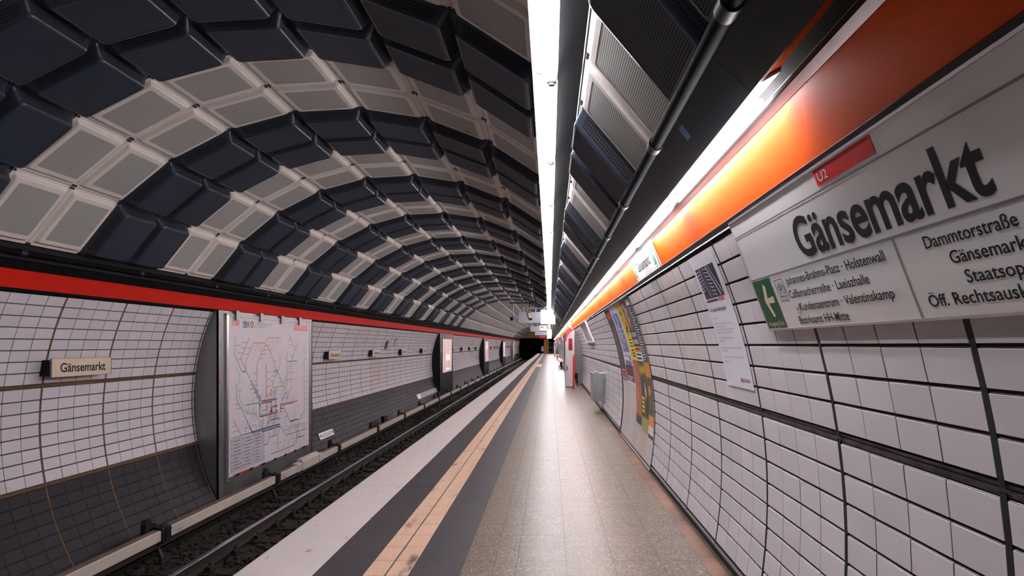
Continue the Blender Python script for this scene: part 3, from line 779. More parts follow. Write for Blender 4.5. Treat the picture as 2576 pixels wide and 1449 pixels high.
for (u0, u1) in ((.015, .125), (Wd-.185, Wd-.075)):
    q = MB(); rect(q, f1, u0, u1, .02, OH-.012); part(q, 'exit_panel', ['lit_green'], t)
    q = MB(); c = (u0+u1)/2
    sgn = -1 if u0 < .5 else 1
    poly(q, f2, [(c+sgn*.045, .125), (c-sgn*.01, .20), (c-sgn*.03, .19), (c+sgn*.005, .14)]); poly(q, f2, [(c+sgn*.045, .125), (c+sgn*.005, .14), (c-sgn*.045, .135), (c-sgn*.045, .115), (c+sgn*.005, .11)]); poly(q, f2, [(c+sgn*.045, .125), (c+sgn*.005, .11), (c-sgn*.03, .06), (c-sgn*.01, .05)])
    rect(q, f2, u0+.015, u1-.015, .024, .040); part(q, 'exit_arrow', ['white'], t)
q = MB(); text(q, 'Gänsemarkt', f1, .27, .075, .095, .78, 0, .016); part(q, 'lettering', ['ink'], t)
def red_box_sign(y0, y1, label):
    fn = band_sign(y1, y0); W = y1-y0
    t = thing('band_sign', label, 'sign', (.86, y0, 2.23))
    q = MB(); P = [fn(d)(u, v) for u in (0, W) for v in (-.02, OH+.01) for d in (0, .03)]
    for f in ((0, 1, 3, 2), (4, 6, 7, 5), (0, 4, 5, 1), (2, 3, 7, 6), (0, 2, 6, 4), (1, 5, 7, 3)): q.add([P[k] for k in f], 0)
    part(q, 'sign_face', ['sign'], t)
    q = MB(); rect(q, fn(.032), W*.1, W*.6, .0, OH); part(q, 'red_field', ['sign_red'], t)
    q = MB(); rect(q, fn(.034), W*.28, W*.42, OH*.35, OH*.65); part(q, 'symbol', ['white'], t)
red_box_sign(27.2, 33.0, 'white sign with red field on the orange band above the emergency column')
red_box_sign(60, 64, 'white sign with red field far along the orange band')

# ---- notice pasted on the right wall
def onr(r): 
    return lambda a, y: Vector((circ(r, a)[0], y, circ(r, a)[1]))
NR = RR-.0135; NA0, NA1 = 24.8, 10.1; NY0, NY1 = 3.93, 4.53; NH = math.radians(NA0-NA1)*NR; NW = NY1-NY0
def nfn(d): return lambda u, v: Vector((circ(NR-d, NA1+math.degrees(v/NR))[0], NY1-u, circ(NR-d, NA1+math.degrees(v/NR))[1]))
def curved(q, fn, u0, u1, v0, v1, m=0, n=10):
    for k in range(n): rect(q, fn, u0, u1, v0+(v1-v0)*k/n, v0+(v1-v0)*(k+1)/n, m)
t = thing('notice', 'tall white paper notice with escalator photo pasted on right wall tiles', 'notice', (1.0, NY0, 1.7))
q = MB(); curved(q, nfn(0), 0, NW, 0, NH, 0, 22); part(q, 'sheet', ['white_paper'], t)
q = MB(); curved(q, nfn(.0008), .05, .52, NH-.29, NH-.085, 0, 6); ph = part(q, 'photograph', [ink('photo_navy', (.018, .02, .045))], t)
q = MB(); g = nfn(.0014); b0 = NH-.29; b1 = NH-.085
for k in range(7): poly(q, g, [(.06, b1-.02-.022*k), (.15-.004*k, b1-.016-.02*k), (.15-.004*k, b1-.022-.02*k), (.06, b1-.028-.022*k)])
for k in range(8): poly(q, g, [(.24+.004*k, b1-.01-.024*k), (.32+.006*k, b1-.018-.024*k), (.32+.006*k, b1-.026-.024*k), (.24+.004*k, b1-.016-.024*k)])
line(q, g, [(.17, b1-.004), (.16, b1-.08), (.20, b0+.01)], .012); line(q, g, [(.33, b1-.004), (.37, b1-.08), (.45, b0+.01)], .02); line(q, g, [(.38, b1-.004), (.44, b1-.1), (.50, b0+.03)], .012); line(q, g, [(.22, b1-.004), (.235, b1-.1), (.24, b0+.01)], .006)
part(q, 'escalator_picture', [ink('photo_light', (.5, .52, .68))], ph)
q = MB(); curved(q, nfn(.0008), .05, .33, NH-.312, NH-.299, 0, 2)
text(q, 'Drei neue Fahrtreppen', g, .05, NH-.375, .026, .40, 0, .012)
part(q, 'heading', [ink('navy_ink', (.035, .04, .09))], t)
q = MB()
for k in range(3): rect(q, nfn(.0008), .36+.045*k, .385+.045*k, NH-.316, NH-.295)
text(q, 'ab November 2023', g, .05, NH-.575, .009, .16, 0, .02); disc(q, g, .372, .052, .015, 0, 16)
part(q, 'red_marks', ['sign_red'], t)
q = MB()
for (s, u, v, c, wd) in (('Liebe Fahrgäste,', .05, .425, .008, .12), ('die HOCHBAHN modernisiert bei vollem Tempo und Komfort', .05, .462, .008, .42), ('an sechzig U-Bahn weiter zu verbessern.', .05, .482, .008, .28), ('Hier an der Haltestelle werden bestehende Fahrtreppen', .05, .502, .008, .43), ('durch drei neue und effiziente Fahrtreppen ersetzt.', .05, .522, .008, .38),
    ('Die Arbeiten sind in folgendem Zeitraum geplant:', .05, .556, .008, .36), ('Während der Bauzeit ist mindestens eine der Fahrtreppen in Betrieb', .05, .622, .008, .48), ('Fahrt bitte zu Fuß.', .05, .642, .008, .15), ('Den nächsten Aufzug finden Sie an der Haltestelle Stephansplatz', .05, .682, .008, .46), ('Ihre HOCHBAHN', .05, .714, .008, .12)):
    text(q, s, g, u, NH-v, c, wd, 0, .0)
text(q, 'HOCHBAHN', g, .392, .042, .022, .16, 0, .012)
text(q, 'Hamburger', g, .08, .066, .006, .05); text(q, 'Hochbahn AG', g, .08, .054, .006, .06)
part(q, 'lettering', ['bluegrey_ink'], t)

# ---- curved poster wall
PB0, PB1 = 8.03, 11.42
t = thing('poster_board', 'curved white poster wall with black rim between the right wall tiles', 'poster board', (1.1, PB0, 1.2))
q = MB(); qf = lambda u, v: Vector((circ(RR-.016, v)[0], u, circ(RR-.016, v)[1]))
for k in range(20): rect(q, qf, PB0, PB1, -10.6+35.6*k/20, -10.6+35.6*(k+1)/20)
part(q, 'board', [mat('board_white', (.62, .58, .60), .6, noise=.25, nscale=1.6, stretch=(1, 1, .5), col2=(.47, .41, .38))], t)
q = MB()
aa = [25.2-35.8*k/20 for k in range(21)]
for (ya, yb, d) in ((PB1-.06, PB1+.07, .022),):
    for k in range(20):
        for (r1, r2, y1, y2) in ((RR-d, RR-d, ya, yb), (RR-d, RR, ya, ya), (RR-d, RR, yb, yb)):
            c = [circ(r1, aa[k]), circ(r2, aa[k]), circ(r2, aa[k+1]), circ(r1, aa[k+1])]
            if y1 == y2: q.add([(c[0][0], y1, c[0][1]), (c[1][0], y1, c[1][1]), (c[2][0], y1, c[2][1]), (c[3][0], y1, c[3][1])], 0)
            else: q.add([(c[0][0], y1, c[0][1]), (c[0][0], y2, c[0][1]), (c[3][0], y2, c[3][1]), (c[3][0], y1, c[3][1])], 0)
x0, z0 = circ(RR-.02, 25.2); q.box(x0-.006, x0+.03, PB0, PB1+.07, z0-.008, z0+.008, 0)
part(q, 'rim', [worn('chipped_black_rim', (.014, .014, .016), (.16, .16, .15), .64, 12, .5)], t)
def ztoa(z): return math.degrees(math.asin((z-CZ)/(RR-.018)))
def poster(label, yn, yfar, z0, z1, base, deco=None, border=None):
    """a paper poster bent to the wall: u from its left (far) edge, v from its foot"""
    r = RR-.018; a0, a1 = ztoa(z0), ztoa(z1); W, H = yfar-yn, math.radians(a1-a0)*r
    def fn(d): return lambda u, v: Vector((circ(r-d*.3, a0+math.degrees(v/r))[0], yfar-u, circ(r-d*.3, a0+math.degrees(v/r))[1]))
    x, z = circ(r, (a0+a1)/2)
    t = thing('poster', label, 'poster', (x, yn, z), 'posters on the curved poster wall')
    q = MB(); curved(q, fn(.0), 0, W, 0, H, 0, 12); part(q, 'sheet', ['white_paper' if border else ink(*base)], t)
    if border: 
        q = MB(); curved(q, fn(.001), border, W-border, border, H-border, 0, 12); part(q, 'picture', [ink(*base)], t)
    if deco: deco(t, fn, W, H)
    return t
def blob(q, fn, u, v, ru, rv, n=11, seed=0, m=0):
    rr = random.Random(seed); poly(q, fn, [(u+ru*rr.uniform(.6, 1.15)*math.cos(2*PI*k/n), v+rv*rr.uniform(.6, 1.15)*math.sin(2*PI*k/n)) for k in range(n)], m)
def bars(q, fn, u, v, w_, h, n, gap, seed=1):
    rr = random.Random(seed)
    for k in range(n):
        x = u
        while x < u+w_*rr.uniform(.7, 1):
            l = rr.uniform(.02, .05); rect(q, fn, x, min(x+l, u+w_), v-k*gap-h, v-k*gap); x += l+.008
def dA(t, fn, W, H):
    q = MB(); curved(q, fn(.002), 0, W*.8, H*.86, H*.95, 0, 2); curved(q, fn(.002), 0, W, H*.075, H*.12, 0, 2); part(q, 'red_panel', ['sign_red'], t)
    q = MB()
    for k in range(9): blob(q, fn(.002+.0002*k), W*(.5+.22*math.sin(k*2)), H*(.74-.06*k), W*.2, H*.035, seed=k)
    part(q, 'figures', [ink('rust_brown', (.26, .10, .04))], t)
    q = MB()
    for k in range(7): blob(q, fn(.004+.0002*k), W*(.45-.25*math.sin(k*1.7)), H*(.70-.07*k), W*.12, H*.025, seed=30+k)
    part(q, 'blue_shapes', [ink('steel_blue', (.10, .13, .22))], t)  # steel blue blobs printed on the poster
    q = MB(); bars(q, fn(.003), W*.1, H*.06, W*.8, .012, 3, .02, 5); bars(q, fn(.003), W*.1, H*.15, W*.8, .02, 1, .02, 3); part(q, 'lettering', ['cream_print'], t)
def dB(t, fn, W, H):
    q = MB(); curved(q, fn(.0018), .04, W-.04, .04, H*.24, 0, 4); part(q, 'lower_band', [ink('plum', (.12, .025, .06))], t)
    q = MB()
    for k in range(10): blob(q, fn(.0022+.0002*k), W*(.35+.3*((k*7) % 5)/5), H*(.90-.05*k), W*.14, H*.035, seed=20+k)
    part(q, 'sky_shapes', [ink('sky_cyan', (.22, .48, .70))], t)
    q = MB()
    for k in range(8): blob(q, fn(.0042+.0002*k), W*(.4+.3*((k*3) % 5)/5), H*(.78-.055*k), W*.10, H*.03, seed=40+k)
    part(q, 'figures', [ink('brick', (.42, .10, .07))], t)
    q = MB()
    for k in range(6): blob(q, fn(.006+.0002*k), W*(.3+.35*((k*2) % 5)/5), H*(.74-.05*k), W*.06, H*.022, seed=60+k)
    for r, (v, n) in enumerate(((.36, 5), (.30, 4))):
        for k in range(n): rect(q, fn(.007), W*(.14+.15*k), W*(.26+.15*k), H*v, H*(v+.048))
    for k in range(3): bars(q, fn(.003), W*.15, H*(.10-.03*k), W*.7, .018, 1, .02, k)
    part(q, 'lettering', ['white'], t)
def dC(t, fn, W, H):
    q = MB(); rr = random.Random(3); g = fn(.002)
    for k in range(16):
        u, v = W*rr.uniform(.3, .75), H*rr.uniform(.52, .92); line(q, g, [(u, v), (u+W*rr.uniform(-.2, .25), v-H*rr.uniform(.02, .09)), (u+W*rr.uniform(-.2, .2), v-H*rr.uniform(.05, .12))], .018)
    line(q, g, [(W*.5, H*.5), (W*.62, H*.46), (W*.55, H*.42), (W*.72, H*.38)], .01)
    bars(q, g, W*.35, H*.36, W*.55, .018, 3, .045, 2); bars(q, g, W*.35, H*.18, W*.6, .022, 3, .04, 8); part(q, 'drawing', ['ink'], t)
def dD(t, fn, W, H):
    q = MB(); curved(q, fn(.0015), 0, W, 0, H*.14, 0, 3); part(q, 'white_field', ['white'], t)
    q = MB(); curved(q, fn(.0015), 0, W, H*.14, H*.23, 0, 3); part(q, 'orange_field', [ink('amber', (.80, .26, .02))], t)
    q = MB(); curved(q, fn(.0015), 0, W, H*.24, H*.50, 0, 4); part(q, 'night_field', [ink('navy', (.02, .02, .06))], t)
    q = MB()
    for k in range(5): blob(q, fn(.002+.0002*k), W*(.35+.2*(k % 2)), H*(.90-.075*k), W*.22, H*.05, seed=80+k)
    part(q, 'figures', [ink('skin_pink', (.55, .34, .28))], t)
    q = MB(); text(q, 'LATE NIGHT', fn(.003), W*.08, H*.395, .06, W*.84, 0, .03); text(q, 'SHOPPING', fn(.003), W*.08, H*.275, .06, W*.84, 0, .03); part(q, 'lettering', ['white'], t)
    q = MB(); blob(q, fn(.004), W*.2, H*.60, W*.16, H*.05, seed=5); blob(q, fn(.004), W*.72, H*.86, W*.1, H*.02, seed=9); part(q, 'red_badge', ['sign_red'], t)
    q = MB(); bars(q, fn(.003), W*.1, H*.205, W*.8, .02, 1, .03, 3); bars(q, fn(.003), W*.1, H*.12, W*.8, .028, 2, .05, 3); part(q, 'small_print', ['ink'], t)
def dE(t, fn, W, H):
    q = MB()
    for k in range(22): rect(q, fn(.002), W*.12, W*(.55+.35*((k*7) % 5)/4), H*(.03+.038*k), H*(.044+.038*k))
    rect(q, fn(.002), W*.1, W*.9, H*.88, H*.97); part(q, 'lettering', ['white'], t)
def dC2(t, fn, W, H):
    q = MB(); curved(q, fn(.0015), 0, W, 0, H*.13, 0, 3); part(q, 'navy_foot', [ink('navy', (.02, .02, .06))], t)
    q = MB(); rr = random.Random(4)
    for k in range(22):
        v = H*(.18+.036*k); rect(q, fn(.002), W*.18, W*(.18+rr.uniform(.2, .45)), v, v+.009)
        if k % 2 == 0: disc(q, fn(.002), W*.82, v, .012, 0, 8)
    part(q, 'lettering', [ink('pale_print', (.7, .55, .5))], t)
def dD2(t, fn, W, H):
    q = MB(); curved(q, fn(.0015), 0, W, 0, H*.2, 0, 3); part(q, 'olive_foot', [ink('olive', (.38, .36, .12))], t)
    q = MB(); rr = random.Random(6)
    for k in range(9): line(q, fn(.002), [(W*(.06+.1*k), H*(.80+rr.uniform(-.05, .05))), (W*(.12+.1*k), H*(.95+rr.uniform(-.04, .03))), (W*(.16+.1*k), H*(.82+rr.uniform(-.05, .05)))], .02)
    for k in range(4): rect(q, fn(.003), W*.05, W*.42, H*(.26+.062*k), H*(.30+.062*k))
    part(q, 'yellow_marks', [ink('lemon', (.78, .66, .03))], t)
    q = MB(); blob(q, fn(.0035), W*.66, H*.58, W*.12, H*.13, seed=15); part(q, 'pale_shape', [ink('pale_yellow', (.62, .58, .34))], t)
    q = MB(); blob(q, fn(.0025), W*.7, H*.38, W*.22, H*.14, seed=16); blob(q, fn(.0025), W*.3, H*.6, W*.14, H*.12, seed=17); part(q, 'dark_shape', [ink('umber', (.05, .03, .025))], t)
def dE2(t, fn, W, H):
    q = MB(); curved(q, fn(.0015), 0, W, H*.16, H*.30, 0, 3); curved(q, fn(.0015), 0, W, H*.80, H, 0, 3); blob(q, fn(.002), W*.4, H*.62, W*.3, H*.08, seed=2); part(q, 'orange_fields', [ink('amber', (.80, .26, .02))], t)
    q = MB(); curved(q, fn(.0015), 0, W, H*.05, H*.16, 0, 3); part(q, 'white_field', ['white'], t)
    q = MB(); blob(q, fn(.003), W*.5, H*.45, W*.3, H*.1, seed=4); part(q, 'leaf_shape', [ink('leaf', (.04, .13, .05))], t)
poster('dark film poster with red square, at the far black rim of the curved board', 10.72, 11.30, .93, 2.06, ('storm', (.035, .03, .035)), dA)
poster('blue comic style poster with white border on the curved board', 9.66, 10.68, .91, 2.068, ('comic_blue', (.12, .20, .46)), dB, .12)
poster('yellow poster with black scrawl on the curved board', 9.08, 9.64, 1.29, 2.068, ('poster_yellow', (.80, .56, .015)), dC)
poster('late night shopping poster, beside the yellow poster on the curved board', 8.46, 9.07, 1.29, 2.068, ('taupe', (.16, .11, .09)), dD)
poster('narrow dark teal listing poster at the upper near edge of the curved board', 8.06, 8.45, 1.29, 2.068, ('teal', (.018, .06, .075)), dE)
poster('orange brown listing poster with navy foot below the yellow poster', 9.08, 9.64, .42, 1.285, ('rust_orange', (.48, .10, .028)), dC2)
poster('dark green poster with yellow tags below the late night shopping poster', 8.46, 9.07, .38, 1.285, ('forest', (.035, .05, .035)), dD2)
poster('orange and green poster at the lower near edge of the curved board', 8.06, 8.45, .36, 1.285, ('forest_light', (.10, .06, .03)), dE2)

# ---- framed posters tilted on the right wall
def framed(y0, y1, label, grp='framed posters on the right wall'):
    a, b = Vector((.868, 0, 2.085)), Vector((1.088, 0, 1.555)); H = (a-b).length; v_ = (a-b)/H; n_ = Vector((-v_.z, 0, v_.x)); n_ = n_ if n_.x < 0 else -n_; W = y1-y0
    fn = lambda d: (lambda u, v: b+Vector((0, y1-u, 0))+v_*v+n_*d)
    t = thing('framed_poster', label, 'poster', (1.0, y0, 1.8), grp)
    def bx(q, u0, u1, v0, v1, d0, d1):
        P = [fn(d)(u, v) for u in (u0, u1) for v in (v0, v1) for d in (d0, d1)]
        for f in ((0, 1, 3, 2), (4, 6, 7, 5), (0, 4, 5, 1), (2, 3, 7, 6), (0, 2, 6, 4), (1, 5, 7, 3)): q.add([P[k] for k in f], 0)
    q = MB(); bx(q, 0, W, 0, .02, -.03, .012); bx(q, 0, W, H-.02, H, -.03, .012); bx(q, 0, .02, .02, H-.02, -.03, .012); bx(q, W-.02, W, .02, H-.02, -.03, .012); part(q, 'frame', ['white'], t)
    q = MB(); bx(q, .02, W-.02, .02, H-.02, -.03, 0); part(q, 'sheet', ['white_paper'], t)
    q = MB(); g = fn(.001); rr = random.Random(int(y0))
    for k in range(9): blob(q, fn(.001+.0002*k), W*rr.uniform(.35, .7), H*(.15+.07*k), W*rr.uniform(.05, .14), H*.03, seed=k)
    part(q, 'red_sketch', [ink('sketch_red', (.55, .22, .20))], t)
    q = MB(); rect(q, g, W*.08, W*.2, H*.8, H*.93); part(q, 'red_badge', ['sign_red'], t)
framed(16.9, 19.9, 'white framed poster with red sketch on the right wall before the emergency column')
framed(49, 52, 'white framed poster on the right wall past the benches by the blue machine')
framed(72, 75, 'white framed poster on the right wall beyond the far bench')

# ---- wall bin
t = thing('litter_bin', 'grey riveted metal litter bin mounted low on the right wall', 'bin', (1.05, 15.1, .25))
def wallx(z, r=RR): return CX+math.sqrt(r*r-(z-CZ)**2)
zz = [.25+.61*k/8 for k in range(9)]
q = MB(); q.prism([(.955, .25), (.955, .86)]+[(wallx(z)-.012, z) for z in reversed(zz)], 15.1, 15.9, 0); part(q, 'body', ['galv'], t)
q = MB(); q.prism([(.95, .25), (.95, .87), (.975, .87), (.975, .25)], 15.07, 15.93, 0); q.prism([(1.145, .25), (1.145, .87), (1.18, .87), (1.175, .25)], 15.07, 15.1, 0); part(q, 'edge_frame', ['galv'], t)
q = MB(); q.prism([(1.0, .86), (1.0, .885), (1.10, .885), (1.10, .86)], 15.2, 15.8, 0); part(q, 'lid', ['steel'], t)
q = MB()
for i in range(3):
    for j in range(7): q.tube((1.005+.05*i, 15.1, .30+.08*j), (1.005+.05*i, 15.092, .30+.08*j), .006, 6, 0)
part(q, 'rivets', ['alu'], t)
for z in (.38, .52, .68):
    q = MB(); q.tube((1.186, 15.07, z), (1.186, 15.07, z+.05), .008, 8, 0); part(q, 'hinge', ['steel'], t)

# ---- emergency column
def column(y, label, sgn):
    t = thing('emergency_post', label, 'emergency column', (.7, y, 0), 'red and white emergency columns')
    cur = [(.545, 1.60), (.55, 1.70), (.575, 1.80), (.63, 1.90), (.72, 1.99), (.80, 2.05), (.877, 2.105)]
    q = MB(); q.prism([(.59, .02), (.872, .02), (.872, 2.085), (.80, 2.03), (.725, 1.97), (.64, 1.88), (.595, 1.80), (.59, 1.66)], y, y+.55, 0); part(q, 'body', ['sos_white'], t)
    q = MB(); q.prism([(.548, .02), (.588, .02), (.588, 1.64), (.548, 1.60)], y+.004, y+.55, 0); part(q, 'side_rail', ['alu'], t)
    q = MB()
    inn = [(.582, 1.60), (.587, 1.68), (.608, 1.765), (.66, 1.86), (.74, 1.945), (.815, 2.0), (.877, 2.045)]
    n = len(cur)
    for k in range(n-1): q.prism([cur[k], cur[k+1], inn[k+1], inn[k]], y-.012, y+.56, 0)
    part(q, 'curved_top', ['sos_red'], t)
    q = MB(); q.prism([(.805, .02), (.88, .02), (.88, 1.18), (.845, 1.14), (.815, 1.07), (.805, 1.02)], y-.01, y+.55, 0); part(q, 'red_side_panel', ['sos_red'], t)
    q = MB(); q.box(.66, .80, y-.006, y, 1.30, 1.72, 0); bd = part(q, 'info_panel', [ink('deep_red', (.42, .012, .02))], t)
    q = MB(); q.box(.69, .72, y-.009, y-.006, 1.60, 1.64, 0)
    for k in range(4): q.box(.68, .78, y-.008, y-.006, 1.36+.045*k, 1.375+.045*k, 0)
    part(q, 'lettering', ['ink'], bd)
    q = MB()
    for z in (1.81, 1.835): q.box(.66, .79, y-.003, y, z, z+.008, 0)
    part(q, 'heading', ['sos_red'], t)
    q = MB(); q.prism([(.592, .58), (.63, .60), (.63, .74), (.592, .76)], y-.008, y, 0); part(q, 'call_point', [ink('deep_red', (.42, .012, .02))], t)
    q = MB(); q.box(.60, .87, y+.03, y+.55, 0, .02, 0); part(q, 'base', ['black'], t)
column(24.1, 'tall red and white emergency column standing in front of the grey board', 1)
column(92, 'small far red and white emergency column beyond the benches', 1)

# ---- grey info boards on the platform side
def side_board(y0, y1, label):
    t = thing('info_board', label, 'board', (.95, y0, 0), 'grey metal info boards on the platform side')
    top = [circ(RR-.014, 24.6-35*k/14) for k in range(15)]
    pr = [(.917, 2.06)]+[p for p in top if p[1] > .05]+[(1.185, .012), (1.05, .012), (1.05, .45), (.917, .45)]
    for ya in (y0, y1-.03):
        q = MB(); q.prism(pr, ya, ya+.03, 0); part(q, 'side_panel', ['steel'], t)
    q = MB(); q.box(.905, .93, y0, y1, .45, 2.06, 0); part(q, 'front_panel', ['steel'], t)
    q = MB(); q.box(.898, .905, y0+.25, y1-.25, .6, 1.95, 0); part(q, 'sheet', ['white_paper'], t)
side_board(25.4, 29.4, 'grey metal info board with curved side behind the near emergency column')
side_board(94.5, 98.5, 'grey metal info board behind the far emergency column')

# ---- blue ticket machine
t = thing('ticket_machine', 'tall dark blue machine beyond the near emergency column on the platform', 'machine', (.95, 35.6, 0))
q = MB(); q.box(.80, 1.10, 35.6, 40.6, .06, 2.12, 0); part(q, 'body', ['blue'], t)
q = MB(); q.box(.82, 1.08, 35.62, 40.58, 0, .06, 0); part(q, 'base', ['black'], t)
q = MB(); q.box(.79, .80, 36.4, 37.6, .9, 1.7, 0); part(q, 'screen', ['ink'], t)
q = MB(); q.box(.785, .80, 38.2, 39.2, .5, 1.75, 0); part(q, 'side_frame', ['alu'], t)
q = MB(); q.box(.79, .80, 36.4, 36.8, .42, .6, 0); part(q, 'red_slot', ['sos_red'], t)

# ---- benches
def bench(y, label):
    t = thing('bench', label, 'bench', (.8, y, 0), 'benches on the platform')
    for k in range(4):
        q = MB(); q.prism([(.54, .42), (.56, .41), (.98, .43), (1.0, .46), (.98, .47), (.56, .455)], y+.75*k, y+.75*k+.62, 0); part(q, 'seat', ['seat'], t)
        q = MB(); q.prism([(.99, .47), (1.02, .47), (1.06, .86), (1.03, .87)], y+.75*k, y+.75*k+.62, 0); part(q, 'backrest', ['seat'], t)
    q = MB(); q.box(.72, .80, y, y+2.87, .36, .415, 0); part(q, 'beam', ['iron'], t)
    for yy in (y+.3, y+2.4):
        q = MB(); q.box(.73, .79, yy, yy+.08, .02, .36, 0); q.box(.62, .92, yy-.02, yy+.1, 0, .02, 0); part(q, 'leg', ['iron'], t)
bench(42.2, 'wooden seat bench next to the blue machine')
bench(46.6, 'second wooden seat bench behind the one by the blue machine')
bench(66.8, 'far wooden seat bench midway along the platform')

# ================================================================== LEFT WALL FITTINGS
WX = -5.07
def seg_profile(x0, z_lo, z_hi, r):
    a1 = math.degrees(math.acos((x0-CX)/r)); pts = []
    for k in range(25):
        a = a1+(360-2*a1)*k/24; pts.append(circ(r, a))
    return [(x, min(max(z, z_lo), z_hi)) for x, z in pts]
def wall_box(y0, y1, m, mside, label, name, cat, grp=None):
    t = thing(name, label, cat, (WX, y0, 0), grp)
    pr = seg_profile(WX, -1.2, 2.03, RL-.012)
    for ya in (y0, y1-.03):
        q = MB(); q.prism(pr, ya, ya+.03, 0); part(q, 'side_panel', [mside], t)
    q = MB(); q.box(WX-.02, WX, y0, y1, pr[-1][1]+.0, 2.03, 0); part(q, 'front_panel', [m], t)
    return t
# ---- network map
t = wall_box(10.43, 14.57, 'steel', 'steel', 'brushed steel wall case with curved sides carrying the network map', 'display_case', 'display case')
q = MB()
for k in range(9): q.tube((WX-.001, 10.5, -.6+.3*k), (WX+.004, 10.5, -.6+.3*k), .008, 6, 0)
part(q, 'rivets', ['bolt'], t)
MY0, MY1, MZ0, MZ1 = 10.73, 14.33, -.60, 1.945
MW, MH = MY1-MY0, MZ1-MZ0
def mp(d): return lambda u, v: Vector((WX+.012+d, MY0+u, MZ0+v))
t = thing('network_map', 'large white rapid transit network map on the steel case by the track', 'map', (WX, MY0, MZ0))
q = MB(); q.box(WX+.001, WX+.012, MY0, MY1, MZ0, MZ1, 0); part(q, 'sheet', ['paper'], t)
q = MB(); q.box(WX+.001, WX+.03, MY0-.07, MY0-.005, MZ0-.05, MZ1+.02, 0); part(q, 'left_frame_strip', ['alu'], t)
q = MB(); q.box(WX+.001, WX+.026, MY0-.07, MY1+.02, MZ1+.0, MZ1+.045, 0); part(q, 'top_rail', ['steel'], t)
for k in range(4):
    y = MY0+.22+.92*k; q = MB(); q.box(WX+.012, WX+.05, y, y+.1, MZ1-.05, MZ1+.10, 0); part(q, 'clamp', ['steel'], t)
q = MB()
for k in range(7): q.box(WX+.001, WX+.02, MY0+.3+.5*k, MY0+.38+.5*k, MZ0-.025, MZ0+.012, 0)
part(q, 'lower_clips', ['black'], t)
q = MB(); rect(q, mp(.0008), .18, .95, .0, .018); rect(q, mp(.0008), 1.15, 1.40, 0, .014); rect(q, mp(.0008), 3.1, 3.5, 0, .016); part(q, 'orange_underlay', ['orange'], t)
